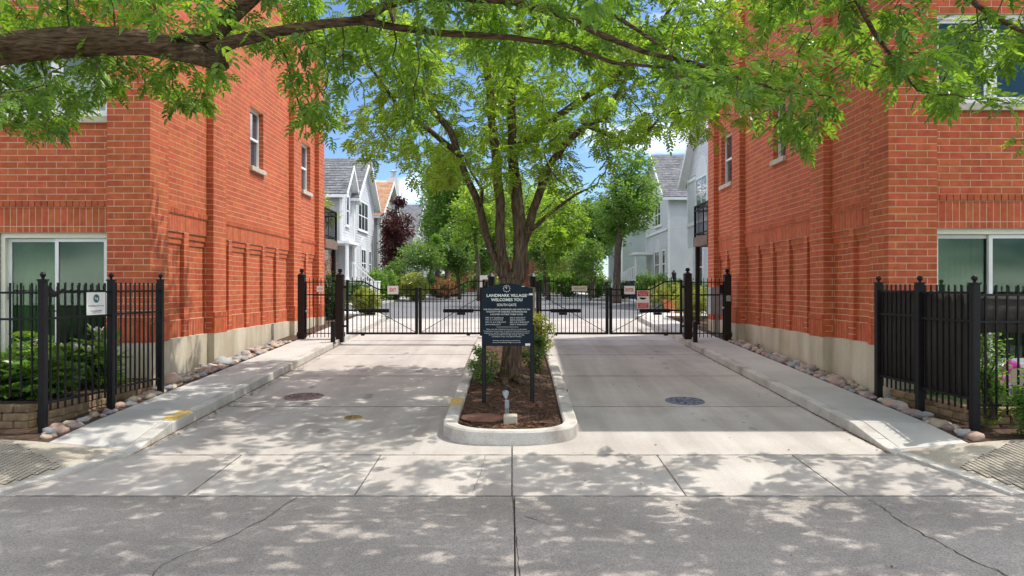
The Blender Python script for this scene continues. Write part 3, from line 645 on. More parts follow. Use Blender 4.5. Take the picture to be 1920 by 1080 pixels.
    # bricks: the ones that show largest as pieces, the rest joined
    def size(bk):
        c = Vector(((bk[0] + bk[3]) / 2, bk[1], (bk[2] + bk[5]) / 2))
        px = 960 + c.x / c.y * F_PX; py = 540 - (c.z - CAMZ) / c.y * F_PX
        if not (0 < px < 1920 and 0 < py < 1080): return 0
        fr_ = (bk[3] - bk[0]) > (bk[4] - bk[1]) * 1.2
        return ((bk[3] - bk[0]) if fr_ else (bk[4] - bk[1]) * abs(c.x) / c.y) * (bk[5] - bk[2]) / c.y ** 2
    order = sorted(range(len(B.b)), key=lambda k: -size(B.b[k])); top = set(order[:300]); cache = {}
    for k in order[:300]:
        b = B.b[k]; key = tuple(round(b[i + 3] - b[i], 3) for i in range(3)); c = [(b[i] + b[i + 3]) / 2 for i in range(3)]
        if key not in cache:
            h = [v / 2 for v in key]; cache[key] = MB().box((-h[0], -h[1], -h[2]), h).mesh('brick')
        o = link('brick', cache[key], M['brick_single'], wall, loc=c)
    rest = np.array([B.b[k] for k in range(len(B.b)) if k not in top]); n = len(rest)
    idx = [(0, 1, 2), (3, 1, 2), (3, 4, 2), (0, 4, 2), (0, 1, 5), (3, 1, 5), (3, 4, 5), (0, 4, 5)]
    V = np.stack([rest[:, list(i)] for i in idx], 1).reshape(-1, 3)
    q = np.array([(0, 3, 2, 1), (4, 5, 6, 7), (0, 1, 5, 4), (1, 2, 6, 5), (2, 3, 7, 6), (3, 0, 4, 7)]); Fq = (q[None] + (np.arange(n) * 8)[:, None, None]).reshape(-1, 4)
    tag(link('brickwork', np_mesh('brickwork', V, Fq), M['brick'], wall), kind='stuff')
    # rear balcony on a brown deck with black railing
    y0, y1, u0, u1 = YE + 0.02, YE + 1.5, XW + 0.02, XW + 3.0
    dk = MB(); cbox(dk, u0 - 0.05, u1, y0, y1, 3.12, 3.40); bal = dk.build('balcony', M['brown_wood'], bld)
    for (a, b) in (((u0, y0), (u0, y1)), ((u0, y1), (u1, y1))):
        for z in (3.5, 4.32, 4.2): MB().bar((X(a[0]), a[1], z), (X(b[0]), b[1], z), 0.035 if z != 4.32 else 0.06, 0.035).build('rail', M['black'], bal)
        L_ = (Vector(b) - Vector(a)).length; n_ = int(L_ / 0.12)
        for k in range(n_ + 1):
            t = k / n_; x = a[0] + (b[0] - a[0]) * t; y = a[1] + (b[1] - a[1]) * t
            w = 0.05 if k in (0, n_) else 0.018
            bb = MB(); cbox(bb, x - w / 2, x + w / 2, y - w / 2, y + w / 2, 3.4, 4.3); bb.build('baluster', M['black'], bal)
    for y in (y1 - 0.08,):
        bb = MB(); cbox(bb, u0, u0 + 0.11, y - 0.05, y + 0.06, 0.6, 3.12); bb.build('post', M['black_brown'], bal)
    return bld

def glazing(bld, sx, e, f, FY, detail):
    X = lambda u: sx * u
    def bx(name, mat, parent, u0, u1, y0, y1, z0, z1): return MB().box((X(u0), y0, z0), (X(u1), y1, z1)).build(name, mat, parent)
    zt = cz(17) - 0.003; zb = 0.73
    # patio sliding door, set 6 cm back
    fr = MB(); d = 0.06
    def fb(u0, u1, z0, z1, y0=FY + 0.03, y1=FY + 0.14): fr.box((X(u0), y0, z0), (X(u1), y1, z1))
    fb(e, f, zt - 0.075, zt); fb(e, e + 0.075, zb, zt - 0.075); fb(f - 0.075, f, zb, zt - 0.075); fb(e + 0.075, f - 0.075, zb, zb + 0.05)
    door = fr.build('sliding_door', M['cream'], bld)
    mid = (e + f) / 2
    # fixed sash away from the pier on the left house, towards it on the right one
    for (a, b, yy, scr) in ((e + 0.075, mid + 0.03, FY + 0.055 if sx < 0 else FY + 0.10, sx < 0), (mid - 0.03, f - 0.075, FY + 0.10 if sx < 0 else FY + 0.055, sx > 0)):
        s_ = MB(); w = 0.055
        for (p, q, z0, z1) in ((a, a + w, zb + 0.05, zt - 0.08), (b - w, b, zb + 0.05, zt - 0.08), (a + w, b - w, zt - 0.08 - w, zt - 0.08), (a + w, b - w, zb + 0.05, zb + 0.05 + w * 1.6)): s_.box((X(p), yy, z0), (X(q), yy + 0.035, z1))
        so = s_.build('door_sash', M['white_paint'], door)
        bx('pane', M['glass'], door, a + w, b - w, yy + 0.014, yy + 0.02, zb + 0.05 + w * 1.6, zt - 0.08 - w)
        if scr: bx('insect_screen', M['screen_door'], door, a + w, b - w, yy + 0.026, yy + 0.03, zb + 0.05 + w * 1.6, zt - 0.08 - w)
        else: MB().box((X(b - 0.03) if sx < 0 else X(a + 0.03), yy - 0.03, 1.72), (X(b - 0.015) if sx < 0 else X(a + 0.045), yy, 1.92)).build('handle', M['galv'], door)
    # curtain: a gentle wave behind the open half
    a, b = (mid, f) if sx < 0 else (e, mid); cm = MB(); n = 60
    for k in range(n + 1):
        u = a + (b - a) * k / n; y = FY + 0.24 + 0.02 * math.sin(k * 1.1) * (1.6 if k > n * 0.75 else 0.5)
        cm.v += [(X(u), y, zb), (X(u), y, zt)]
    cm.f = [(2 * k, 2 * k + 2, 2 * k + 3, 2 * k + 1) for k in range(n)]; cm.build('curtain', M['curtain'], door, smooth=True)
    # window above
    z0, z1 = cz(35), cz(48) - 0.003; fr = MB(); w = 0.07
    for (p, q, c, dd) in ((e, e + w, z0, z1), (f - w, f, z0, z1), (e + w, f - w, z0, z0 + w), (e + w, f - w, z1 - w, z1), (mid - 0.05, mid + 0.05, z0 + w, z1 - w)): fr.box((X(p), FY + 0.04, c), (X(q), FY + 0.13, dd))
    wo = fr.build('window', M['white_paint'], bld)
    for (p, q) in ((e + w, mid - 0.05), (mid + 0.05, f - w)):
        s_ = MB(); v = 0.045
        for (a_, b_, c, dd) in ((p, p + v, z0 + w, z1 - w), (q - v, q, z0 + w, z1 - w), (p + v, q - v, z0 + w, z0 + w + v), (p + v, q - v, z1 - w - v, z1 - w)): s_.box((X(a_), FY + 0.065, c), (X(b_), FY + 0.10, dd))
        s_.build('sash', M['white_paint'], wo); bx('pane', M['glass_clear'], wo, p + v, q - v, FY + 0.08, FY + 0.086, z0 + w + v, z1 - w - v)
    cu = MB(); n = 24
    for k in range(n + 1):
        u = e + 0.1 + 0.4 * k / n; y = FY + 0.25 + 0.025 * math.sin(k * 1.3); cu.v += [(X(u), y, z0), (X(u), y, z1)]
    cu.f = [(2 * k, 2 * k + 2, 2 * k + 3, 2 * k + 1) for k in range(n)]; cu.build('curtain', M['curtain'], wo, smooth=True)
    MB().box((X(e - 0.03), FY - 0.06, cz(34) - 0.004), (X(f + 0.03), FY + 0.12, cz(35) - 0.002)).build('sill', M['sill'], wo, bevel=0.006)

BLD_L = brick_building(-1, 5.64, 11.08, [(11.08, 11.67), (13.43, 14.02), (18.38, 19.0), (20.77, 21.36)],
    [(12.48, 12.67), (14.45, 14.62), (15.42, 15.60), (16.42, 16.60), (17.36, 17.55), (19.89, 20.08)], [(15.64, 16.46), (19.45, 20.3)], (6.31, 8.08),
    'red brick building left of the gates with sunlit side wall')
BLD_R = brick_building(1, 5.45, 10.29, [(10.29, 10.84), (12.44, 13.0), (17.03, 17.62), (19.2, 19.75)],
    [(11.60, 11.77), (13.42, 13.58), (14.28, 14.45), (15.17, 15.34), (16.06, 16.25), (18.40, 18.55)], [(14.47, 15.15), (17.93, 18.9)], (6.15, 7.93),
    'red brick building right of the gates with its side wall in shade')
# ------------------------------------------------------------------ lettering
def text_mesh(txt, size=0.1, bold=0.0):
    cu = bpy.data.curves.new('lettering', 'FONT'); cu.body = txt; cu.align_x = 'CENTER'; cu.align_y = 'CENTER'; cu.size = size; cu.extrude = 0.0008; cu.offset = bold; cu.resolution_u = 3
    o = bpy.data.objects.new('tmp', cu); COL.objects.link(o); bpy.context.view_layer.update()
    me = bpy.data.meshes.new_from_object(o.evaluated_get(bpy.context.evaluated_depsgraph_get())); bpy.data.objects.remove(o); bpy.data.curves.remove(cu); me.name = 'lettering'
    return me
def write(txt, c, width, height, mat, parent, bold=0.0, name='lettering', rotz=0.0):
    me = text_mesh(txt, 0.1, bold); co = np.empty(len(me.vertices) * 3, dtype=np.float32); me.vertices.foreach_get('co', co); co = co.reshape(-1, 3)
    lo, hi = co.min(0), co.max(0); sxx = width / max(1e-6, hi[0] - lo[0]); szz = height / max(1e-6, hi[1] - lo[1])
    ca, sa = math.cos(rotz), math.sin(rotz); u = (co[:, 0] - (lo[0] + hi[0]) / 2) * sxx; w = (co[:, 1] - (lo[1] + hi[1]) / 2) * szz; d = -co[:, 2]
    out = np.stack([c[0] + u * ca - d * sa, c[1] + u * sa + d * ca, c[2] + w], 1); me.vertices.foreach_set('co', out.astype(np.float32).ravel()); me.update()
    return link(name, me, mat, parent)

# ------------------------------------------------------------------ iron fences, gates, posts
def post_parts(parent, x, y, z0, z1, w, mat, ball=True, name='post', sub=True):
    p = MB().box((x - w / 2, y - w / 2, z0), (x + w / 2, y + w / 2, z1)).build(name, mat, parent, bevel=0.004)
    c = MB().box((x - w * 0.62, y - w * 0.62, z1), (x + w * 0.62, y + w * 0.62, z1 + 0.018)).build('cap', mat, p if sub else parent)
    if ball == 'urn': prof = [(w * 0.25, 0), (w * 0.18, 0.012), (w * 0.22, 0.022), (w * 0.42, 0.045), (w * 0.46, 0.06), (w * 0.36, 0.066), (w * 0.30, 0.078), (w * 0.12, 0.085), (0.002, 0.088)]
    else: prof = [(w * 0.3, 0), (w * 0.16, 0.012), (w * 0.2, 0.02), (w * 0.40, 0.038), (w * 0.44, 0.055), (w * 0.36, 0.074), (w * 0.16, 0.087), (0.002, 0.09)]
    MB().lathe((x, y, z1 + 0.018), prof, 12).build('finial', mat, p if sub else parent, smooth=True)
    return p
def fence_run(f, a, b, za, zb, n, mat, rails, top, bot, pw=0.018):
    a = Vector(a); b = Vector(b)
    for z in rails:
        MB().bar((a.x, a.y, z), (b.x, b.y, z), 0.026, 0.026).build('rail', mat, f)
    d = (b - a).normalized()
    for k in range(1, n + 1):
        p = a.lerp(b, k / (n + 1)); w = pw / 2
        m = MB(); m.bar((p.x, p.y, bot), (p.x, p.y, top), pw, pw, up=(d.x, d.y, 0)); m.build('picket', mat, f)
FL = empty('iron_fence', (-5.5, 8.32, zg(8.3)), 'black iron picket fence round the left front yard', 'fence')
PL = [(-5.24, 10.6), (-5.34, 9.47), (-5.49, 8.32)]
for (x, y), h in zip(PL, (2.01, 1.995, 1.985)): post_parts(FL, x, y, zg(y) + 0.02, h, 0.075, M['black'], 'urn')
fence_run(FL, PL[0], PL[1], 0, 0, 10, M['black'], (1.855, 1.55, 0.56), 1.975, 0.47); fence_run(FL, PL[1], PL[2], 0, 0, 9, M['black'], (1.85, 1.54, 0.545), 1.965, 0.45)
xx = -5.49; k = 0
while xx > -10.5:
    nx = xx - 2.3; fence_run(FL, (xx, 8.32), (nx, 8.32), 0, 0, 17, M['black'], (1.845, 1.535, 0.56), 1.96, 0.63); post_parts(FL, nx, 8.32, zg(8.3), 1.985, 0.075, M['black'], 'urn'); xx = nx
FR = empty('iron_fence', (5.4, 8.3, zg(8.3)), 'black iron picket fence with dark privacy fabric on the right', 'fence')
PR = [(5.29, 10.26), (5.33, 9.29), (5.40, 8.30)]
for (x, y), h in zip(PR, (1.965, 1.955, 1.945)): post_parts(FR, x, y, zg(y) + 0.02, h, 0.085, M['black'], 'ball')
fence_run(FR, PR[0], PR[1], 0, 0, 8, M['black'], (1.855, 1.53, 0.64), 1.95, 0.50); fence_run(FR, PR[1], PR[2], 0, 0, 8, M['black'], (1.845, 1.51, 0.60), 1.94, 0.46)
xx = 5.40
while xx < 10.5:
    nx = xx + 2.3; fence_run(FR, (xx, 8.30), (nx, 8.30), 0, 0, 17, M['black'], (1.82, 1.505, 0.53), 1.935, 0.42); post_parts(FR, nx, 8.30, zg(8.3), 1.945, 0.085, M['black'], 'ball'); xx = nx
def fabric(a, b, z0, z1, zw):
    m = MB(); n = 34
    for k in range(n + 1):
        p = Vector(a).lerp(Vector(b), k / n); q = 0.008 * math.sin(k * 0.9 + zw) + 0.006 * math.sin(k * 2.3)
        m.v += [(p.x + 0.035 + q, p.y + 0.03 + q, z0 + 0.012 * math.sin(k * 0.7)), (p.x + 0.03 + q * 0.4, p.y + 0.03, z1 - 0.012 * abs(math.sin(k * 0.38)))]
    m.f = [(2 * k, 2 * k + 2, 2 * k + 3, 2 * k + 1) for k in range(n)]
    o = m.build('privacy_fabric', M['fabric'], FR, smooth=True); sm = o.modifiers.new('s', 'SOLIDIFY'); sm.thickness = 0.003
fabric(PR[0], PR[1], 0.62, 1.86, 0); fabric(PR[1], PR[2], 0.58, 1.85, 1); fabric((5.42, 8.30), (10.2, 8.30), 1.37, 1.82, 2)

GY = 17.25
def gate_post(x, w, z1, label, y=GY, keypad=False):
    e = empty('gate_post', (x, y, zg(y)), label, 'gate post', 'black iron gate posts')
    z0 = zg(y) + 0.05
    MB().box((x - w / 2, y - w / 2, z0), (x + w / 2, y + w / 2, z1)).build('shaft', M['black_brown'], e, bevel=0.005)
    MB().box((x - w * 0.6, y - w * 0.6, z0 + 0.13), (x + w * 0.6, y + w * 0.6, z0 + 0.24)).build('base', M['black_brown'], e)
    MB().lathe((x, y, z1), [(w * 0.66, 0), (w * 0.66, 0.02), (w * 0.5, 0.035), (w * 0.25, 0.06), (w * 0.14, 0.075)], 12).build('cap', M['black'], e)
    MB().lathe((x, y, z1 + 0.075), [(w * 0.14, 0), (w * 0.3, 0.02), (w * 0.36, 0.045), (w * 0.24, 0.068), (w * 0.3, 0.075), (w * 0.26, 0.09), (0.002, 0.095)], 12).build('finial', M['black'], e, smooth=True)
    return e
gpA = gate_post(-5.10, 0.16, 2.20, 'black gate post against the left sunlit brick wall')
gpB = gate_post(-4.17, 0.17, 2.20, 'black gate post between left footgate and the EXIT gate')
gpC = gate_post(4.26, 0.17, 2.22, 'black gate post between the ENTER gate and right footgate')
gpD = gate_post(5.22, 0.16, 2.20, 'black gate post with lock box against the right brick wall')
MB().box((5.17, GY - 0.125, 1.58), (5.27, GY - 0.082, 1.72)).build('lock_box', M['galv'], gpD)
MB().box((5.02, GY - 0.06, 1.76), (5.10, GY - 0.02, 1.98)).build('keypad', M['black'], gpD)
for x, s in ((-0.50, -1), (0.50, 1)):
    e = empty('lantern_post', (x, GY, zg(GY)), 'grey wooden post with black lantern %s the trunk in mid gate line' % ('left of' if s < 0 else 'right of'), 'lamp post')
    MB().box((x - 0.05, GY - 0.05, zg(GY)), (x + 0.05, GY + 0.05, 1.92)).build('shaft', M['grey_wood'], e)
    MB().lathe((x, GY, 1.92), [(0.06, 0), (0.075, 0.02), (0.085, 0.22), (0.10, 0.24), (0.11, 0.26), (0.05, 0.32), (0.02, 0.35), (0.02, 0.37)], 8).build('lantern', M['black'], e)
    MB().box((x + s * 0.12 - 0.035, GY - 0.03, zg(GY)), (x + s * 0.12 + 0.035, GY + 0.03, 2.06)).build('hinge_post', M['black'], e)
    MB().box((x + s * 0.04 - 0.05, GY - 0.14, 1.0), (x + s * 0.04 + 0.05, GY - 0.06, 1.42)).build('motor_bracket', M['grey_wood'], e)

def drive_gate(xh, xm, label):
    """one leaf from hinge xh to meeting stile xm"""
    s = 1 if xm > xh else -1; e = empty('drive_gate', (xh, GY, zg(GY)), label, 'gate', 'black iron drive gate leaves'); mt = M['black']
    zb, zr, zt = 0.775, 1.86, 2.10
    MB().box((xh, GY - 0.03, zb), (xh + s * 0.055, GY + 0.03, zt)).build('hinge_stile', mt, e)
    MB().box((xm - s * 0.075, GY - 0.035, zb), (xm - s * 0.004, GY + 0.035, 1.91)).build('meeting_stile', mt, e)
    MB().box((xh + s * 0.055, GY - 0.025, zb), (xm - s * 0.075, GY + 0.025, zb + 0.05)).build('bottom_rail', mt, e)
    W = abs(xm - xh); pts = []
    for k in range(25):
        t = k / 24; u = 0.055 + t * (W - 0.13)
        zz = zt - 0.035 if u < 0.32 else (zr + (zt - 0.035 - zr) * (0.5 + 0.5 * math.cos(math.pi * (u - 0.32) / 0.55)) if u < 0.87 else zr)
        pts.append(Vector((xh + s * u, GY, zz)))
    m = MB()
    for a, b in zip(pts[:-1], pts[1:]): m.bar(a, b, 0.03, 0.03)
    m.build('top_rail', mt, e)
    MB().bar((xh + s * 0.055, GY, 1.715), (xm - s * 0.075, GY, 1.715), 0.022, 0.022).build('middle_rail', mt, e)
    n = 15
    for k in range(1, n + 1):
        u = 0.055 + (W - 0.13) * k / (n + 1)
        top = (2.17 - 0.0) if u < 0.4 else max(1.995, 2.17 - 0.18 * min(1, (u - 0.4) / 0.5)); x = xh + s * u
        MB().box((x - 0.009, GY - 0.009, zb + 0.05), (x + 0.009, GY + 0.009, top)).build('picket', mt, e)
    MB().bar((xh + s * 0.055, GY + 0.02, 1.72), (xm - s * 0.08, GY + 0.02, zb + 0.06), 0.014, 0.014).build('brace_rod', mt, e)
    # swing operator arm along the inner side
    u0, u1 = (0.28, 1.02)
    MB().box((xh + s * u0, GY + 0.06, 1.30), (xh + s * u1, GY + 0.15, 1.39)).build('operator_arm', mt, e, bevel=0.01)
    MB().box((xh + s * (u0 - 0.35), GY + 0.08, 1.335), (xh + s * u0, GY + 0.13, 1.375)).build('operator_rod', mt, e)
    MB().box((xh + s * 0.48, GY + 0.05, 1.245), (xh + s * 0.68, GY + 0.13, 1.297)).build('operator_bracket', mt, e)
    for u in (0.4,): MB().box((xh + s * (u - 0.04), GY - 0.04, zb - 0.03), (xh + s * (u + 0.04), GY + 0.04, zb + 0.03)).build('drop_bolt', mt, e)
    for z in (0.95, 1.9): MB().box((xh - s * 0.08, GY - 0.02, z), (xh + s * 0.005, GY + 0.02, z + 0.05)).build('hinge', mt, e)
    return e
drive_gate(-4.02, -2.275, 'black iron gate leaf carrying the EXIT sign, far left'); drive_gate(-0.66, -2.265, 'black iron gate leaf between EXIT leaf and the trunk')
drive_gate(0.66, 2.345, 'black iron gate leaf right of the trunk with tan plaque'); drive_gate(4.13, 2.355, 'black iron gate leaf carrying the ENTER and red notices')
def foot_gate(x0, x1, label):
    e = empty('foot_gate', ((x0 + x1) / 2, GY, zg(GY)), label, 'gate'); mt = M['black']; zb = 0.70
    for x in (x0, x1): MB().box((x - 0.018, GY - 0.018, zb), (x + 0.018, GY + 0.018, 2.06)).build('stile', mt, e)
    for z in (0.80, 2.04, 1.74): MB().bar((x0 + 0.018, GY, z), (x1 - 0.018, GY, z), 0.022, 0.022).build('rail', mt, e)
    n = 7
    for k in range(1, n + 1):
        x = x0 + (x1 - x0) * k / (n + 1); MB().box((x - 0.008, GY - 0.008, zb), (x + 0.008, GY + 0.008, 2.14)).build('picket', mt, e)
    MB().box((x0 + 0.2, GY - 0.03, 1.715), (x1 - 0.1, GY - 0.012, 1.745)).build('push_bar', mt, e)
    return e
fg = foot_gate(-5.0, -4.27, 'narrow iron footgate beside the left brick wall'); MB().lathe((-4.97, GY - 0.06, 1.34), [(0.005, -0.03), (0.03, -0.02), (0.035, 0), (0.03, 0.02), (0.005, 0.03)], 10).build('knob', M['galv'], fg, smooth=True)
fg = foot_gate(4.36, 5.13, 'narrow iron footgate beside the right brick wall'); MB().lathe((5.10, GY - 0.06, 1.42), [(0.005, -0.03), (0.03, -0.02), (0.035, 0), (0.03, 0.02), (0.005, 0.03)], 10).build('knob', M['galv'], fg, smooth=True)
for x, l in ((-4.18, 'short black bollard at the left kerb in front of gates'), (4.28, 'short black bollard at the right kerb in front of gates')):
    b = empty('bollard', (x, 16.6, zg(16.6)), l, 'bollard'); z = zg(16.6) + 0.1
    MB().lathe((x, 16.6, z), [(0.055, 0), (0.055, 0.5), (0.05, 0.512), (0.01, 0.514)], 16).build('shaft', M['black'], b); MB().lathe((x, 16.6, z), [(0.075, 0), (0.075, 0.015), (0.056, 0.03)], 16).build('collar', M['black'], b)

# small signs fixed on the gates
def plate(name, x0, x1, z0, z1, y, mat, label, frame=None):
    o = MB().box((x0, y - 0.004, z0), (x1, y, z1)).build(name, mat); tag(o, label, 'sign'); return o
def pxr(x0, x1, y0, y1, Y): a = at(x0, y0, Y); b = at(x1, y1, Y); return a.x, b.x, b.z, a.z
y_ = GY - 0.03
a = pxr(726.5, 747, 536, 551.5, y_); o = plate('exit_sign', *a, y_, M['sign_white'], 'white sign reading EXIT in red on the left gate'); write('EXIT', ((a[0] + a[1]) / 2, y_ - 0.006, (a[2] + a[3]) / 2), (a[1] - a[0]) * 0.58, (a[3] - a[2]) * 0.42, M['sign_red'], o, 0.002)
a = pxr(1170.5, 1190.5, 536, 551.5, y_); o = plate('enter_sign', *a, y_, M['sign_white'], 'white sign reading ENTER in red on the right gate'); write('ENTER', ((a[0] + a[1]) / 2, y_ - 0.006, (a[2] + a[3]) / 2), (a[1] - a[0]) * 0.78, (a[3] - a[2]) * 0.42, M['sign_red'], o, 0.002)
a = pxr(594, 607, 536, 547, y_); o = plate('gate_notice', *a, y_, M['sign_white'], 'small white sign reading ENTER on the left footgate'); write('ENTER', ((a[0] + a[1]) / 2, y_ - 0.006, (a[2] + a[3]) / 2), (a[1] - a[0]) * 0.8, (a[3] - a[2]) * 0.3, M['sign_red'], o)
a = pxr(1072, 1101, 536, 546, y_); o = plate('tan_plaque', *a, y_, M['sign_tan'], 'small tan plaque reading SOUTH GATE on the gate right of trunk'); write('SOUTH GATE', ((a[0] + a[1]) / 2, y_ - 0.006, (a[2] + a[3]) / 2), (a[1] - a[0]) * 0.75, (a[3] - a[2]) * 0.42, M['letter_grey'], o)
a = pxr(1194.5, 1217, 545, 579, y_); o = plate('security_sign', *a, y_, M['sign_white'], 'red and white security notice with camera symbol on right gate')
h = a[3] - a[2]; w = a[1] - a[0]; cx = (a[0] + a[1]) / 2
MB().box((a[0] + 0.012, y_ - 0.007, a[2] + h * 0.69), (a[1] - 0.012, y_ - 0.004, a[3] - 0.012)).build('red_band', M['sign_red'], o); MB().box((a[0] + 0.012, y_ - 0.007, a[2] + 0.012), (a[1] - 0.012, y_ - 0.004, a[2] + h * 0.33)).build('red_band', M['sign_red'], o)
for t, zz, ww in (('SECURITY', 0.87, 0.8), ('NOTICE', 0.77, 0.6), ('ALL ACTIVITIES', 0.27, 0.8), ('WILL BE', 0.19, 0.5), ('MONITORED', 0.10, 0.75)): write(t, (cx, y_ - 0.009, a[2] + h * zz), w * ww, h * 0.055, M['letter'], o)
cs = MB().extrude([(cx - 0.09, y_ - 0.006, a[2] + h * 0.60), (cx - 0.07, y_ - 0.006, a[2] + h * 0.54), (cx + 0.0, y_ - 0.006, a[2] + h * 0.50), (cx + 0.04, y_ - 0.006, a[2] + h * 0.53), (cx + 0.08, y_ - 0.006, a[2] + h * 0.56), (cx + 0.08, y_ - 0.006, a[2] + h * 0.60), (cx - 0.05, y_ - 0.006, a[2] + h * 0.635)], (0, 0.003, 0)); cs.build('camera_symbol', M['black'], o)
# white framed notice board inside the gates, left of the trunk
nb = empty('notice_board', (-0.72, 19, zg(19)), 'white framed notice board seen left of the trunk behind gates', 'notice board')
MB().box((-0.86, 19, 1.92), (-0.54, 19.05, 2.24)).build('board', M['sign_white'], nb)
MB().box((-0.79, 18.99, 1.95), (-0.64, 18.999, 2.13)).build('panel', M['letter_grey'], nb); MB().box((-0.77, 18.984, 1.97), (-0.66, 18.989, 2.06)).build('paper', M['sign_white'], nb)
MB().box((-0.86, 19.0, zg(19)), (-0.80, 19.05, 1.92)).build('leg', M['black'], nb); MB().box((-0.60, 19.0, zg(19)), (-0.54, 19.05, 1.92)).build('leg', M['black'], nb)

# estate agent's plate on the left fence, oblique like its fence
pa, pb = Vector(PL[1]), Vector(PL[2]); rz = math.atan2(pa.y - pb.y, pa.x - pb.x)
def on_fence(t, z): p = pb.lerp(pa, t); return Vector((p.x + 0.02, p.y - 0.012, z))
c = on_fence(0.74, 1.70); d = (pa - pb).normalized(); n2 = Vector((d.y, -d.x)); hw, hh = 0.17, 0.145
m = MB(); q = [Vector((c.x + d.x * u, c.y + d.y * u, c.z + v)) for u, v in ((-hw, -hh), (hw, -hh), (hw, hh), (-hw, hh))]; m.extrude([p - Vector((n2.x, n2.y, 0)) * -0.0 for p in q], (n2.x * 0.004, n2.y * 0.004, 0))
fs = tag(m.build('management_sign', M['sign_white']), 'small white sign with round green emblem on the left fence', 'sign')
def fw(t, u, v, w, h, mat, nm='lettering'): return write(t, (c.x + d.x * u + n2.x * 0.006, c.y + d.y * u + n2.y * 0.006, c.z + v), w, h, mat, fs, rotz=rz, name=nm)
em = MB(); em.v = []; nn = 22
for k in range(nn): th = 2 * math.pi * k / nn; em.v.append((c.x + d.x * 0.055 * math.cos(th) + n2.x * 0.006, c.y + d.y * 0.055 * math.cos(th) + n2.y * 0.006, c.z + 0.065 + 0.055 * math.sin(th)))
em.f = [tuple(range(nn))]; em.build('emblem', M['teal'], fs)
write('bg', (c.x + n2.x * 0.009, c.y + n2.y * 0.009, c.z + 0.065), 0.06, 0.05, M['letter'], fs, rotz=rz)
fw('Building Group', 0, -0.03, 0.28, 0.026, M['letter_grey']); fw('312.640.0800', 0, -0.095, 0.2, 0.018, M['letter_grey']); fw('buildinggroup.com', 0, -0.12, 0.16, 0.012, M['letter_grey'])

# ------------------------------------------------------------------ entrance sign
SY = 10.0
es = empty('entrance_sign', (-0.06, SY, zg(SY) + 0.1), 'dark navy welcome sign board on two black posts in the island', 'sign')
x0, x1 = -0.425, 0.295; zb, zs, za = 1.085, 1.895, 1.965
prof = [(x0, zb), (x1, zb), (x1, zs), (x1 - 0.02, zs + 0.006)]
for k in range(0, 13): t = k / 12; prof.append((x1 - 0.04 - (x1 - x0 - 0.08) * t, zs + 0.004 + (za - zs - 0.004) * math.sin(math.pi * t) ** 0.9))
prof += [(x0 + 0.02, zs + 0.006), (x0, zs)]
MB().extrude([(x, SY, z) for x, z in prof], (0, 0.03, 0)).build('board', M['sign_navy'], es)
for x, w in ((-0.395, 0.055), (0.285, 0.06)):
    p = MB().box((x - w / 2, SY + 0.031, zg(SY) - 0.1), (x + w / 2, SY + 0.031 + 0.05, zb + 0.3)).build('post', M['black'], es)
    for k in range(22):
        z = zg(SY) + 0.14 + k * 0.036
        if z < zb - 0.02:
            ho = MB().lathe((0, 0, 0), [(0.005, 0), (0.005, 0.002)], 8).build('punch_hole', M['letter_grey'], p); ho.location = (x, SY + 0.0305, z); ho.rotation_euler = (R(90), 0, 0)
def sz(y): return CAMZ - (y - 540) / F_PX * SY
def sxx(x): return (x - 960) / F_PX * SY
scx = (x0 + x1) / 2 - 0.01
def sl(t, y, wpx, hpx, x=None, bold=0.0): write(t, (scx if x is None else sxx(x), SY - 0.002, sz(y)), wpx / F_PX * SY, hpx / F_PX * SY, M['letter'], es, bold)
sl('LANDMARK VILLAGE', 554, 75, 5.6, bold=0.0025); sl('WELCOMES YOU', 562, 59, 5.6, bold=0.0025); sl('SOUTH GATE', 571.6, 36, 4.8, bold=0.001)
sl('THE FOLLOWING ADDRESSES ARE DIRECTLY ON', 580.2, 87, 2.7, bold=0.001); sl('WOLCOTT OR OAKDALE. ENTRANCES ARE', 584.6, 76, 2.7, bold=0.001); sl('LOCATED OUTSIDE THESE GATES', 589.4, 61, 2.7, bold=0.001)
for i, (l, rr) in enumerate((('1957 A-F OAKDALE', '2925 A WOLCOTT'), ('1953 A-J OAKDALE', '2949 G WOLCOTT'), ('2901 M,L & N WOLCOTT', '2901 A-D-F WOLCOTT'), ('2919 N WOLCOTT', '2929 N WOLCOTT'))):
    sl(l, 595.8 + i * 4.2, (34, 33, 39, 29)[i], 2.5, x=(927, 926.5, 929.5, 924.5)[i]); sl(rr, 595.8 + i * 4.2, (29, 29, 36, 33)[i], 2.5, x=(970.5, 970.5, 974, 972.5)[i])
MB().box((sxx(931), SY - 0.003, sz(613.3)), (sxx(972), SY + 0.001, sz(612.9))).build('rule_line', M['letter'], es)
for t, y, w in (('Please note that solicitations of any kind are not permitted.', 617.5, 76), ('Trespassing is not permitted. A valid Guest Parking Permit must be', 621, 87), ('displayed on vehicles in Guest Parking Areas between the hours', 624.6, 84), ('of 6:00 pm and 6:00 am Monday through Thursday,', 628, 67), ('and 6:00 pm Friday until 6:00 am Monday.', 631.4, 56), ('Parking is not permitted on the interior', 638.7, 51), ('streets of Landmark Village at any time!', 642.3, 53)): sl(t, y, w, 2.3)
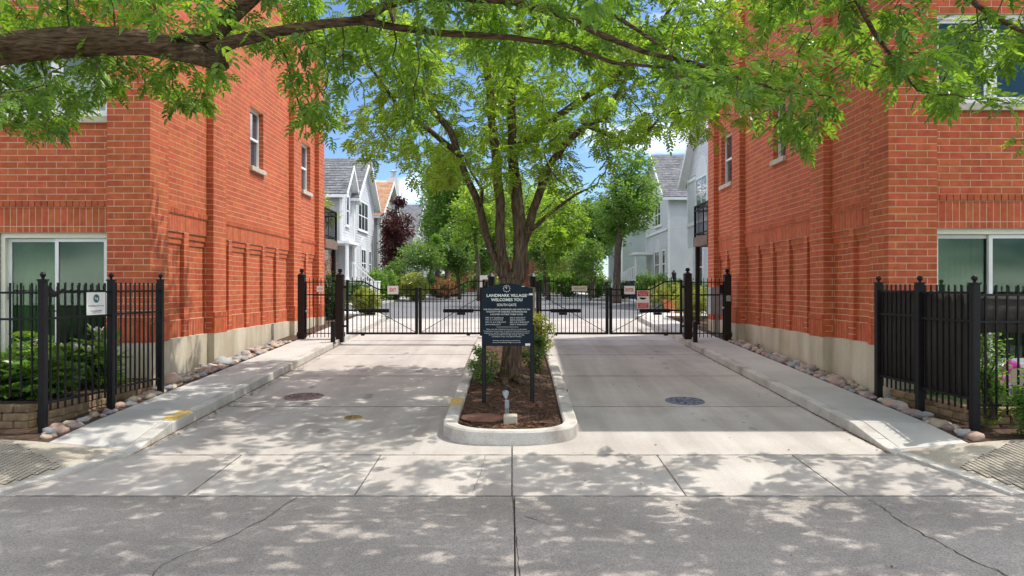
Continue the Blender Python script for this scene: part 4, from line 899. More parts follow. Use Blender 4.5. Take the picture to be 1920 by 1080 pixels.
# clock emblem: ring, numerals as ticks, two hands
cxm, czm = sxx(950), sz(541.2); rr = 7.0 / F_PX * SY
ce = MB()
for k in range(12):
    a = 2 * math.pi * k / 12; ce.bar((cxm + math.sin(a) * rr * 0.72, SY - 0.002, czm + math.cos(a) * rr * 0.72), (cxm + math.sin(a) * rr, SY - 0.002, czm + math.cos(a) * rr), 0.008, 0.003, up=(0, 1, 0))
ce.bar((cxm, SY - 0.002, czm), (cxm - rr * 0.35, SY - 0.002, czm + rr * 0.5), 0.006, 0.003, up=(0, 1, 0)); ce.bar((cxm, SY - 0.002, czm), (cxm + rr * 0.05, SY - 0.002, czm + rr * 0.62), 0.005, 0.003, up=(0, 1, 0))
ce.build('clock_emblem', M['letter'], es)
for (xa, xb, ya, yb) in ((992, 999, 550, 553.5), (987, 996, 552.5, 553.2), (985, 994, 644, 648), (978, 984, 536.5, 537.5)):
    MB().box((sxx(xa), SY - 0.003, sz(yb)), (sxx(xb), SY + 0.001, sz(ya))).build('scuff_mark', M['letter'], es)
# landscape spotlight, footing block and the flat cover beside it
sp = empty('garden_spotlight', (-0.05, 9.1, mz(-0.05, 9.1)), 'small grey spotlight standing on the mulch before the sign', 'light'); bx_, by_ = -0.065, 9.15; bz = mz(bx_, by_)
MB().tube([(bx_ - 0.012, by_, bz), (bx_ - 0.012, by_, bz + 0.12)], 0.010, 10).build('stem', M['galv'], sp); MB().tube([(bx_ + 0.014, by_, bz), (bx_ + 0.014, by_, bz + 0.12)], 0.008, 8).build('stem', M['galv'], sp); MB().box((bx_ - 0.028, by_ - 0.022, bz + 0.10), (bx_ + 0.028, by_ + 0.022, bz + 0.21)).build('junction_box', M['galv'], sp, bevel=0.008)
MB().tube([(bx_ - 0.01, by_, bz + 0.21), (bx_ - 0.012, by_, bz + 0.235), (bx_ - 0.014, by_ + 0.01, bz + 0.24), (bx_ - 0.016, by_ + 0.025, bz + 0.27), (bx_ - 0.018, by_ + 0.045, bz + 0.31), (bx_ - 0.018, by_ + 0.05, bz + 0.325)], [0.012, 0.014, 0.022, 0.036, 0.044, 0.024], 14).build('lamp_head', M['galv'], sp, smooth=True)
m = MB(); bb = Vector((-0.02, 8.86, mz(0, 8.86))); m.box(bb + Vector((-0.085, -0.09, -0.03)), bb + Vector((0.085, 0.09, 0.10))); o = m.build('footing_block', M['sill'], bevel=0.012); tag(o, 'broken concrete footing block lying in the mulch', 'block')
o = MB().lathe((0, 0, 0), [(0.0, 0.0), (0.29, 0.0), (0.30, 0.012), (0.28, 0.025), (0.1, 0.03), (0.001, 0.031)], 24).build('access_cover', M['rust_plate']); o.location = (-0.36, 9.05, mz(-0.36, 9.05) + 0.008); o.rotation_euler = (0.03, 0.02, 0); o.scale = (1.0, 0.8, 1); tag(o, 'flat reddish brown lid lying in the mulch left of spotlight', 'cover')
# utility cabinet on the right wall behind the footgate
uc = empty('utility_cabinet', (5.4, 18.3, 1.2), 'grey metal utility cabinet on the right wall behind footgate', 'cabinet')
MB().box((5.10, 18.2, 1.22), (5.44, 18.62, 1.92)).build('cabinet', M['galv'], uc, bevel=0.01); MB().box((5.12, 18.19, 1.24), (5.42, 18.198, 1.90)).build('cabinet_door', M['galv'], uc); MB().box((5.25, 18.3, 0.6), (5.32, 18.37, 1.22)).build('conduit', M['galv'], uc)
# ------------------------------------------------------------------ planter walls of blocks, stones
def block_wall(name, label, runs, z0f, courses, h=0.098, depth=0.17, L=0.30):
    e = empty(name, (*runs[0][0], 0.2), label, 'retaining wall')
    for ri, (a, b) in enumerate(runs):
        a = Vector(a); b = Vector(b); D = (b - a).length; ang = math.atan2(b.y - a.y, b.x - a.x)
        for c in range(courses):
            u = -(0.13 if (c + ri) % 2 else 0)
            while u < D:
                w = L * random.uniform(0.85, 1.12); u1 = min(u + w, D); u0 = max(u, 0)
                if u1 - u0 > 0.05:
                    p = a.lerp(b, (u0 + u1) / 2 / D); key = round((u1 - u0) * 20) / 20
                    if key not in BLK:
                        m = MB().box((-key / 2 + 0.004, -depth / 2, -h / 2 + 0.002), (key / 2 - 0.004, depth / 2, h / 2 - 0.002)); me = m.mesh('block'); bm = bmesh.new(); bm.from_mesh(me); bmesh.ops.bevel(bm, geom=bm.edges[:], offset=0.012, segments=1, affect='EDGES'); 
                        for v in bm.verts: v.co += Vector((random.uniform(-1, 1), random.uniform(-1, 1), 0)) * 0.005
                        bm.to_mesh(me); bm.free(); BLK[key] = me
                    o = link('block', BLK[key], M['block'], e, loc=(p.x + random.uniform(-.006, .006), p.y, z0f + h * (c + 0.5)), rot=(0, 0, ang + random.uniform(-0.03, 0.03)))
                    o.scale = ((u1 - u0) / key, 1, 1)
                u = u1 + 0.004
    return e
BLK = {}
block_wall('planter_wall', 'low tan block planter wall behind the left fence', [((-5.60, 10.95), (-5.74, 8.70)), ((-5.80, 8.62), (-10, 8.62))], 0.20, 3)
block_wall('planter_wall', 'low tan block planter wall behind the right fence', [((5.50, 10.2), (5.64, 8.70)), ((5.72, 8.62), (10, 8.62))], 0.16, 3)
STN = []
for k in range(7):
    bm = bmesh.new(); bmesh.ops.create_icosphere(bm, subdivisions=2, radius=1.0)
    for v in bm.verts:
        d_ = v.co.normalized(); v.co = d_ * (1 + 0.42 * mnoise.noise(d_ * 1.1 + Vector((k * 7.1, 0, 0))) + 0.18 * mnoise.noise(d_ * 2.7 + Vector((0, k * 3.3, 0))))
    me = bpy.data.meshes.new('river_stone'); bm.to_mesh(me); bm.free(); me.polygons.foreach_set('use_smooth', [True] * len(me.polygons)); STN.append(me)
STM = {}
def stone(x, y, z, s, colr, label, group):
    k = random.randrange(7); key = (k, colr)
    if key not in STM: me = STN[k].copy(); me.materials.append(M['stone_' + colr]); STM[key] = me
    o = link('river_stone', STM[key], None, loc=(x, y, z), rot=(random.uniform(-0.2, 0.2), random.uniform(-0.2, 0.2), random.uniform(0, 6.28))); o.scale = (s * random.uniform(1.0, 1.35), s * random.uniform(0.8, 1.05), s * random.uniform(0.55, 0.75)); tag(o, label, 'stone', group)
CN = {'pink': 'salmon pink', 'grey': 'grey', 'tan': 'pale tan', 'rose': 'dusky rose'}
for s, xi, xw, sd in ((-1, 5.17, 5.66, 'left'), (1, 5.09, 5.47, 'right')):
    y = 8.05
    while y < 16.9:
        sc = random.uniform(0.058, 0.105); lanes = (1 if random.random() < 0.6 else 2) if y < 10.9 else (2 if random.random() < 0.5 else 3); wdt = (0.30 if s < 0 else 0.22) if y < 10.9 else xw - xi
        for l in range(lanes):
            c = random.choices(['pink', 'grey', 'tan', 'rose'], [2, 3, 3, 3])[0]; ss = sc * random.uniform(0.6, 1.15)
            x = xi + 0.06 + (wdt - 0.08) * ((l + random.uniform(0.2, 0.8)) / lanes)
            stone(s * x, y + random.uniform(-0.05, 0.05), zg(y) + 0.10 + ss * random.uniform(0.05, 0.35), ss, c, '%s %s river stone %s' % ('small' if ss < 0.07 else 'larger', CN[c], (('at the foot of the %s fence nearest the street', 'at the foot of the %s fence nearest the building', 'below the first panel of the %s side wall', 'below the wide middle panel of the %s side wall', 'beside the %s wall close to the gate post')[0 if y < 9.4 else 1 if y < 11 else 2 if y < 13.4 else 3 if y < 15.6 else 4]) % sd), 'river stones beside the %s walk' % sd)
        y += sc * (1.75 if y < 10.9 else 1.55)
# a few larger boulders
stone(-5.42, 13.3, zg(13.3) + 0.18, 0.17, 'grey', 'largest smooth grey boulder against the left foundation', None); stone(-5.45, 11.35, zg(11.4) + 0.17, 0.16, 'pink', 'large salmon boulder at the left building corner', None)
stone(5.2, 9.75, zg(9.75) + 0.13, 0.11, 'pink', 'large salmon boulder beside the right fence mid post', None); stone(5.22, 8.0, zg(8) + 0.13, 0.095, 'pink', 'large salmon boulder at the pavement end of right bed', None); stone(5.3, 12.6, zg(12.6) + 0.16, 0.12, 'rose', 'large dusky rose boulder before the right wall pilaster', None)
# ------------------------------------------------------------------ houses beyond the gates
def lap(m, P, U, N, w, z0, z1, zt=None, ex=0.15):
    """lap siding on a rectangle from P along U, or under a gable when zt(u) gives the top"""
    P = Vector(P); U = Vector(U); N = Vector(N); z = z0
    while z < z1 - 1e-4:
        h = min(ex, z1 - z); a, b = 0.0, w
        if zt:
            us = [i * w / 80 for i in range(81)]; ok = [u for u in us if zt(u) > z + h * 0.5]
            if not ok: break
            a, b = ok[0], ok[-1]
        i = len(m.v); A = P + U * a; B_ = P + U * b
        for q, zz, d in ((A, z, 0.02), (B_, z, 0.02), (B_, z + h, 0.003), (A, z + h, 0.003), (A, z, 0.0), (B_, z, 0.0)): m.v.append((q.x + N.x * d, q.y + N.y * d, zz))
        m.f += [(i, i + 1, i + 2, i + 3), (i + 4, i + 5, i + 1, i)]; z += h
def win(parent, s, Xf, y0, y1, z0, z1, cols=1, hung=True, arch=False):
    """window on a street front facing the road: white trim, dark panes, muntins"""
    X = lambda d: Xf - s * d          # d outward, towards the road
    m = MB(); t = 0.09
    for (a, b, c, d) in ((y0 - t, y0, z0 - t, z1 + t), (y1, y1 + t, z0 - t, z1 + t), (y0, y1, z1, z1 + t), (y0, y1, z0 - t, z0)): m.box((X(0.0), a, c), (X(0.07), b, d))
    for k in range(1, cols): yy = y0 + (y1 - y0) * k / cols; m.box((X(0.01), yy - 0.035, z0), (X(0.058), yy + 0.035, z1))
    if hung: m.box((X(0.01), y0, (z0 + z1) / 2 - 0.03), (X(0.057), y1, (z0 + z1) / 2 + 0.03))
    w = m.build('window', M['white_paint'], parent)
    for k in range(cols):
        a = y0 + (y1 - y0) * k / cols; b = y0 + (y1 - y0) * (k + 1) / cols
        MB().box((X(0.0), a + 0.005, z0 + 0.005), (X(0.04), b - 0.005, z1 - 0.005)).build('pane', M['house_glass'], w)
    MB().box((X(0.0), y0 - t - 0.04, z0 - t - 0.06), (X(0.1), y1 + t + 0.04, z0 - t - 0.004)).build('sill', M['white_paint'], w)
    if arch:
        pts = []; yc = (y0 + y1) / 2; r_ = (y1 - y0) / 2 + t
        for k in range(13): th = math.pi * k / 12; pts.append((X(0.0), yc + math.cos(th) * r_, z1 + t + 0.004 + math.sin(th) * r_))
        MB().extrude(pts if s > 0 else pts[::-1], (-s * 0.05, 0, 0)).build('arch_panel', M['siding_white'], w)
    return w
def gable(parent, s, Xf, y0, y1, depth, zb, ze, zr, wallm, roofm, sidem=None, ov=0.4, band=None):
    """body with its gable to the road, ridge along X. s=-1 left of the road, +1 right"""
    yc = (y0 + y1) / 2; xb = Xf + s * depth; th = 0.10
    body = MB(); pts = [(Xf, y0, zb), (Xf, y1, zb), (Xf, y1, ze), (Xf, yc, zr - 0.02), (Xf, y0, ze)]
    body.extrude(pts if s < 0 else pts[::-1], (s * depth, 0, 0)); bo = body.build('wall', sidem or wallm, parent)
    fm = MB(); zt = lambda u: ze + (zr - ze) * (1 - abs(u + y0 - yc) / (yc - y0))
    lap(fm, (Xf, y0, 0), (0, 1, 0), (-s, 0, 0), y1 - y0, zb, ze); lap(fm, (Xf, y0, 0), (0, 1, 0), (-s, 0, 0), y1 - y0, ze, zr, zt); fm.build('siding', wallm, bo)
    sm = MB(); lap(sm, (Xf, y0, 0), (s, 0, 0), (0, -1, 0), depth, zb, ze); sm.build('siding', sidem or wallm, bo)
    for yy in (y0, y1):
        MB().box((Xf - s * 0.03, yy - 0.03 if yy == y0 else yy - 0.09, zb), (Xf + s * 0.09, yy + 0.09 if yy == y0 else yy + 0.03, ze + 0.05)).build('corner_board', M['white_paint'], bo)
    # roof: two planes with shingle courses, white rakes and eaves
    ro = None
    for e, sg in ((y0, -1), (y1, 1)):
        sl_ = (zr - ze) / (yc - y0); eo = e + sg * ov; zeo = ze - sl_ * ov; xa, xz = Xf - s * ov, xb + s * 0.2
        Q = [(xa, eo, zeo), (xz, eo, zeo), (xz, yc, zr), (xa, yc, zr)]
        m = MB(); m.extrude(Q, (0, 0, th)); r_ = m.build('roof', roofm, parent)
        if ro is None: ro = r_
        rows = int(math.hypot(yc - eo, zr - zeo) / 0.2); sh = []; sf = []; nrm = Vector((0, -sl_ * (1 if sg < 0 else -1), 1)).normalized()
        for k in range(rows):
            t0 = k / rows; t1 = (k + 1.04) / rows; x = xa + (s * 0.15 if k % 2 else 0); dirx = 1 if xz > xa else -1; x = xa
            off = 0.0 if k % 2 else 0.17
            while (xz - x) * dirx > 0.02:
                w = 0.34 + random.uniform(-0.05, 0.05); x2 = x + dirx * (w if x != xa else w - off); x2 = min(x2, xz) if dirx > 0 else max(x2, xz)
                i = len(sh); l0, l1 = 0.022 + random.uniform(0, 0.012), 0.004
                for (xx, tt, lf) in ((x, t0, l0), (x2 - dirx * 0.006, t0, l0), (x2 - dirx * 0.006, t1, l1), (x, t1, l1)):
                    p = Vector((xx, eo + (yc - eo) * tt, zeo + (zr - zeo) * tt + th)) + nrm * lf; sh.append(tuple(p))
                sf.append((i, i + 1, i + 2, i + 3)); x = x2
        tag(link('shingle', np_mesh('shingle', sh, sf), roofm, r_), kind='stuff')
        m = MB(); m.extrude([(xa - s * 0.02, eo, zeo - 0.12), (xa - s * 0.02, eo, zeo + th + 0.02), (xa - s * 0.02, yc, zr + th + 0.02), (xa - s * 0.02, yc, zr - 0.12)], (s * 0.05, 0, 0)); m.build('rake_board', M['white_paint'], r_)
        MB().box((xa, eo - 0.06 if sg < 0 else eo, zeo - 0.1), (xz, eo if sg < 0 else eo + 0.06, zeo + 0.06)).build('gutter', M['white_paint'], r_)
        m = MB(); m.extrude([(xa, eo, zeo - 0.006), (xa, e + sg * 0.001, ze - 0.006), (xa, yc, zr - 0.006), (xa, yc, zr - 0.05), (xa, eo, zeo - 0.05)], (s * (ov - 0.01), 0, 0)); m.build('soffit', M['white_paint'], r_)
    return bo
def steps(parent, s, Xf, y0, y1, zt, zb, n=7):
    for k in range(n):
        z = zb + (zt - zb) * (k + 1) / (n + 1); x0 = Xf - s * (1.0 + 0.28 * (n - k)); MB().box((x0, y0, z - 0.04), (x0 + s * 0.30, y1, z)).build('tread', M['white_paint'], parent); MB().box((x0 + s * 0.26, y0 + 0.01, zb), (x0 + s * 0.28, y1 - 0.01, z - 0.041)).build('riser', M['siding_grey'], parent)
    for yy in (y0, y1):
        a = Vector((Xf - s * 1.0, yy, zt + 0.95)); b = Vector((Xf - s * (1.0 + 0.28 * n), yy, zb + 0.95)); MB().bar(a, b, 0.07, 0.07).build('handrail', M['white_paint'], parent); MB().bar(a - Vector((0, 0, 0.8)), b - Vector((0, 0, 0.8)), 0.05, 0.05).build('handrail', M['white_paint'], parent)
        for k in range(12): p = a.lerp(b, k / 11); MB().box((p.x - 0.02, yy - 0.02, p.z - 0.82), (p.x + 0.02, yy + 0.02, p.z)).build('baluster', M['white_paint'], parent)
        MB().box((b.x - 0.05, yy - 0.05, zb), (b.x + 0.05, yy + 0.05, zb + 1.1)).build('newel', M['white_paint'], parent)
Z0 = 1.13
# left: pale blue house with twin gables
h1 = empty('gabled_house', (-12, 41, Z0), 'pale blue clapboard house with twin gables and grey roof on left', 'house')
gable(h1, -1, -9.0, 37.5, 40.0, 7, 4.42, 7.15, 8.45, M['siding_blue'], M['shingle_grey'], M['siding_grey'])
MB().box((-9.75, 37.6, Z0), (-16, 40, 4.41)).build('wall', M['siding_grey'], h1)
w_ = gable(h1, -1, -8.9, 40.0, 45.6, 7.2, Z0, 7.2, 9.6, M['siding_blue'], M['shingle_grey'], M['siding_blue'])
win(h1, -1, -9.0, 38.45, 39.0, 5.35, 6.85); 
win(h1, -1, -8.9, 41.0, 43.6, 5.35, 6.95, cols=3); win(h1, -1, -8.9, 41.8, 43.0, 2.6, 4.15, cols=2, arch=True); win(h1, -1, -8.9, 44.0, 44.6, 2.6, 4.15)
MB().box((-8.6, 37.45, 4.26), (-9.8, 40.0, 4.41)).build('porch_ceiling', M['white_paint'], h1); MB().box((-8.6, 37.45, Z0 + 1.05), (-9.75, 40.0, Z0 + 1.2)).build('porch_floor', M['siding_grey'], h1)
for y in (37.7, 39.5): MB().lathe((-8.75, y, Z0 + 1.2), [(0.13, 0), (0.13, 0.1), (0.1, 0.12), (0.085, 1.82), (0.12, 1.86), (0.12, 1.925)], 12).build('column', M['white_paint'], h1)
MB().box((-9.72, 38.2, Z0 + 1.2), (-9.68, 39.1, Z0 + 2.7)).build('door', M['dark_brick'], h1); steps(h1, -1, -9.6, 38.3, 39.6, Z0 + 1.2, Z0, 5)
MB().box((-8.7, 37.5, Z0), (-9.7, 40, Z0 + 1.05)).build('porch_base', M['siding_grey'], h1)
# left: house with tan roof
h2 = empty('gabled_house', (-12, 52, Z0), 'grey house with tan shingle roof and chimney on left', 'house')
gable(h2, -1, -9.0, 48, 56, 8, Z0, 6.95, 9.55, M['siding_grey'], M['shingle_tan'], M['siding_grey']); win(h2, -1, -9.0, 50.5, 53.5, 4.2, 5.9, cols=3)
MB().box((-9.4, 53.4, 6.5), (-8.6, 54.4, 10.2)).build('chimney', M['siding_white'], h2); MB().lathe((-9.0, 53.9, 10.2), [(0.3, 0), (0.3, 0.1), (0.16, 0.12), (0.16, 0.5), (0.3, 0.52), (0.02, 0.65)], 12).build('chimney_cowl', M['galv'], h2)
MB().tube([(-8.93, 48.35, Z0), (-8.93, 48.35, 6.8)], 0.06, 8).build('downspout', M['white_paint'], h2)
h3 = empty('gabled_house', (-12, 70, Z0), 'distant grey house with white chimney chase on left', 'house')
gable(h3, -1, -9.0, 66, 74, 8, Z0, 7.3, 10.0, M['siding_grey'], M['shingle_grey'], M['siding_grey']); win(h3, -1, -9.0, 67.2, 69.2, 4.4, 6.8, cols=2); MB().box((-9.0, 71.0, Z0), (-8.4, 72.4, 10.6)).build('chimney', M['siding_white'], h3); MB().lathe((-8.7, 71.7, 10.6), [(0.4, 0), (0.4, 0.15), (0.3, 0.2), (0.02, 0.5)], 10).build('chimney_cowl', M['galv'], h3)
h4 = empty('gabled_house', (-12, 88, Z0), 'farthest pale house with dark roof on left', 'house')
gable(h4, -1, -9.0, 84, 92, 8, Z0, 7.0, 9.6, M['siding_white'], M['shingle_grey'], M['siding_white']); win(h4, -1, -9.0, 87, 89, 3.9, 5.6, cols=2)
# right: near white-blue house, grey house, far green house
h5 = empty('gabled_house', (13, 33, Z0), 'pale blue house close behind the right brick building', 'house')
gable(h5, 1, 9.0, 29.6, 36.4, 8, Z0, 7.45, 10.6, M['siding_blue'], M['shingle_grey'], M['siding_blue']); win(h5, 1, 9.0, 32.7, 34.5, 5.7, 7.1, cols=2, arch=True); win(h5, 1, 9.0, 33.4, 34.4, 1.9, 3.9); MB().box((8.93, 29.7, 5.0), (9.0, 36.35, 5.15)).build('trim_band', M['white_paint'], h5); MB().box((8.93, 34.7, 7.2), (9.0, 36.3, 7.35)).build('trim_band', M['white_paint'], h5)
MB().box((8.94, 35.3, Z0 + 0.9), (9.0, 36.1, 3.9)).build('door', M['white_paint'], h5)
h6 = empty('gabled_house', (13, 44, Z0), 'pale grey clapboard house with dark grey roof on right', 'house')
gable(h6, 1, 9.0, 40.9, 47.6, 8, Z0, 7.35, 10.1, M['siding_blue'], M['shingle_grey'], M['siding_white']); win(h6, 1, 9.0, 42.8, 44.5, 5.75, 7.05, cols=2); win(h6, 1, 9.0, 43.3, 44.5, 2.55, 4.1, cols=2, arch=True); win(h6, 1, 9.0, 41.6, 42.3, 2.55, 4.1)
MB().box((8.92, 40.95, 5.25), (9.0, 47.55, 5.4)).build('trim_band', M['white_paint'], h6); MB().box((8.92, 40.95, 7.25), (9.0, 47.55, 7.4)).build('trim_band', M['white_paint'], h6)
MB().box((7.8, 45.4, Z0 + 1.05), (9.0, 47.4, Z0 + 1.2)).build('porch_floor', M['siding_grey'], h6); MB().lathe((7.95, 45.6, Z0 + 1.2), [(0.13, 0), (0.1, 0.1), (0.09, 1.6), (0.13, 1.7)], 12).build('column', M['white_paint'], h6); MB().box((7.7, 45.3, Z0 + 2.9), (9.0, 47.5, Z0 + 3.05)).build('porch_roof', M['white_paint'], h6); steps(h6, 1, 8.8, 45.6, 46.9, Z0 + 1.2, Z0, 5)
h7 = empty('gabled_house', (12, 58, Z0), 'grey green clapboard house farther back on right', 'house')
gable(h7, 1, 8.3, 54, 61, 8, Z0, 7.0, 9.4, M['siding_green'], M['shingle_grey'], M['siding_green']); win(h7, 1, 8.3, 56.0, 57.0, 2.2, 4.4); MB().tube([(8.24, 54.3, Z0), (8.24, 54.3, 6.9)], 0.06, 8).build('downspout', M['white_paint'], h7)
# brick building closing the view at the far end
h8 = empty('garage_building', (1, 96, zg(96)), 'dark red brick building with white doors closing the street', 'building')
wl_ = MB().box((-9, 95, zg(95) - 0.1), (11, 104, 6.6)).build('wall', M['dark_brick'], h8); MB().box((-9.2, 94.8, 6.6), (11.2, 104, 6.9)).build('coping', M['sill'], h8)
for x0, x1, mt in ((-5.0, -3.4, 'white_paint'), (3.2, 5.0, 'siding_green'), (6.6, 8.2, 'white_paint'), (-1.0, 0.9, 'siding_green')):
    MB().box((x0, 94.94, zg(95)), (x1, 95.0, 3.6)).build('garage_door', M[mt], h8)
    MB().box((x0 - 0.12, 94.9, 3.61), (x1 + 0.12, 95.0, 3.75)).build('lintel', M['white_paint'], h8)
for x in (-6, -2.5, 2, 5.5, 9): MB().box((x - 0.5, 94.94, 4.4), (x + 0.5, 95.0, 5.9)).build('window', M['house_glass'], h8)
for x in (2.4, 5.6): MB().box((x - 0.18, 94.7, zg(95)), (x + 0.18, 95.0, 6.6)).build('pier', M['dark_brick'], h8)
# lamp posts, bins, terracotta pots beyond the gates
def lamp(x, y, h, label):
    e = empty('street_lamp', (x, y, zg(y)), label, 'street lamp'); z = zg(y) + 0.1
    MB().lathe((x, y, z), [(0.09, 0), (0.09, 0.15), (0.05, 0.22), (0.04, h - 0.45)], 10).build('pole', M['black'], e)
    MB().lathe((x, y, z + h - 0.45), [(0.05, 0), (0.07, 0.05), (0.095, 0.24), (0.11, 0.25), (0.04, 0.33), (0.015, 0.37)], 8).build('lantern', M['black'], e)
lamp(6.2, 27.2, 1.6, 'black lantern lamp post behind the right gate post'); lamp(6.7, 38, 1.45, 'black lantern lamp post by the steps of the grey house')
def bin_(x, y, mat, label):
    e = empty('wheeled_bin', (x, y, zg(y)), label, 'bin'); z = zg(y) + 0.12; m = MB(); i = 0
    m.v = [(x - .24, y - .26, z), (x + .24, y - .26, z), (x + .24, y + .26, z), (x - .24, y + .26, z), (x - .3, y - .32, z + .95), (x + .3, y - .32, z + .95), (x + .3, y + .32, z + .95), (x - .3, y + .32, z + .95)]
    m.f = [(0, 3, 2, 1), (4, 5, 6, 7), (0, 1, 5, 4), (1, 2, 6, 5), (2, 3, 7, 6), (3, 0, 4, 7)]; m.build('body', M[mat], e, bevel=0.03); MB().box((x - .32, y - .34, z + .952), (x + .32, y + .34, z + 1.02)).build('lid', M[mat], e, bevel=0.02)
    for dx in (-.24, .24): MB().tube([(x + dx - .03, y + .3, z + .08), (x + dx + .03, y + .3, z + .08)], 0.09, 12).build('wheel', M['black'], e)
bin_(7.0, 40.5, 'bin_blue', 'dark blue wheeled bin behind the ENTER sign'); bin_(6.7, 49, 'bin_black', 'dark wheeled bin farther along the right walk'); bin_(-7.2, 37.0, 'sign_white', 'pale wheeled bin at the foot of the white steps')
for i, (x, y, s_, l) in enumerate(((5.9, 25.3, 0.2, 'terracotta pot beside the yellow hedge, nearer one'), (5.75, 26.0, 0.24, 'terracotta pot beside the yellow hedge, farther one'))):
    tag(MB().lathe((x, y, zg(y) + 0.1), [(s_ * 0.6, 0), (s_, s_ * 1.4), (s_ * 1.12, s_ * 1.42), (s_ * 1.12, s_ * 1.7), (s_ * 0.95, s_ * 1.7), (s_ * 0.9, s_ * 1.5), (0.01, s_ * 1.5)], 16).build('flower_pot', M['terracotta']), l, 'flower pot')
# weathervane in the left yard, pink toy in the right yard
wv = empty('weathervane', (-5.85, 9.25, 0.5), 'black metal weathervane with compass letters behind the left fence', 'weathervane')
wx, wy, wz = -5.95, 9.3, 1.60
MB().tube([(wx, wy, 0.5), (wx, wy, wz + 0.32)], 0.010, 8).build('rod', M['black'], wv); MB().bar((wx - 0.19, wy, wz), (wx + 0.19, wy, wz), 0.012, 0.012).build('arm', M['black'], wv); MB().bar((wx, wy - 0.19, wz), (wx, wy + 0.19, wz), 0.012, 0.012).build('arm', M['black'], wv)
for t, dx, dy in (('S', -0.22, 0), ('W', 0.22, 0), ('E', 0, 0.2)): write(t, (wx + dx, wy + dy - 0.002, wz), 0.07, 0.085, M['black'], wv, 0.006, name='compass_letter')
bo = [(-0.17, 0.02), (-0.10, -0.03), (0.02, -0.02), (0.08, 0.03), (0.17, 0.10), (0.12, 0.12), (0.05, 0.06), (-0.03, 0.06), (-0.06, 0.13), (-0.10, 0.16), (-0.13, 0.13), (-0.12, 0.07)]
MB().extrude([(wx - 0.02 + u * 0.8, wy - 0.004, wz + 0.2 + v * 0.8) for u, v in bo], (0, 0.008, 0)).build('bird_vane', M['black'], wv)
ty = empty('toy_horse', (6.05, 9.2, 0.44), 'bright pink and lilac plastic ride toy behind right fence', 'toy'); tx, tyy, tz = 6.36, 9.35, 0.50
MB().tube([(tx - 0.16, tyy, tz + 0.20), (tx - 0.12, tyy, tz + 0.22), (tx, tyy, tz + 0.2), (tx + 0.12, tyy, tz + 0.21), (tx + 0.17, tyy, tz + 0.2)], [0.05, 0.10, 0.09, 0.11, 0.05], 14).build('body', M['pink'], ty, smooth=True)
MB().tube([(tx + 0.1, tyy, tz + 0.25), (tx + 0.16, tyy, tz + 0.36), (tx + 0.20, tyy, tz + 0.40), (tx + 0.29, tyy, tz + 0.38), (tx + 0.32, tyy, tz + 0.37)], [0.06, 0.055, 0.06, 0.045, 0.02], 12).build('head', M['pink'], ty, smooth=True)
for dx in (-0.1, 0.1):
    for dy in (-0.07, 0.07): MB().tube([(tx + dx, tyy + dy, tz + 0.18), (tx + dx * 1.2, tyy + dy * 1.1, tz + 0.0)], [0.035, 0.03], 10).build('leg', M['lilac'], ty, smooth=True)
MB().tube([(tx - 0.15, tyy, tz + 0.24), (tx - 0.24, tyy, tz + 0.28), (tx - 0.28, tyy, tz + 0.15)], [0.02, 0.04, 0.01], 8).build('tail', M['lilac'], ty, smooth=True)
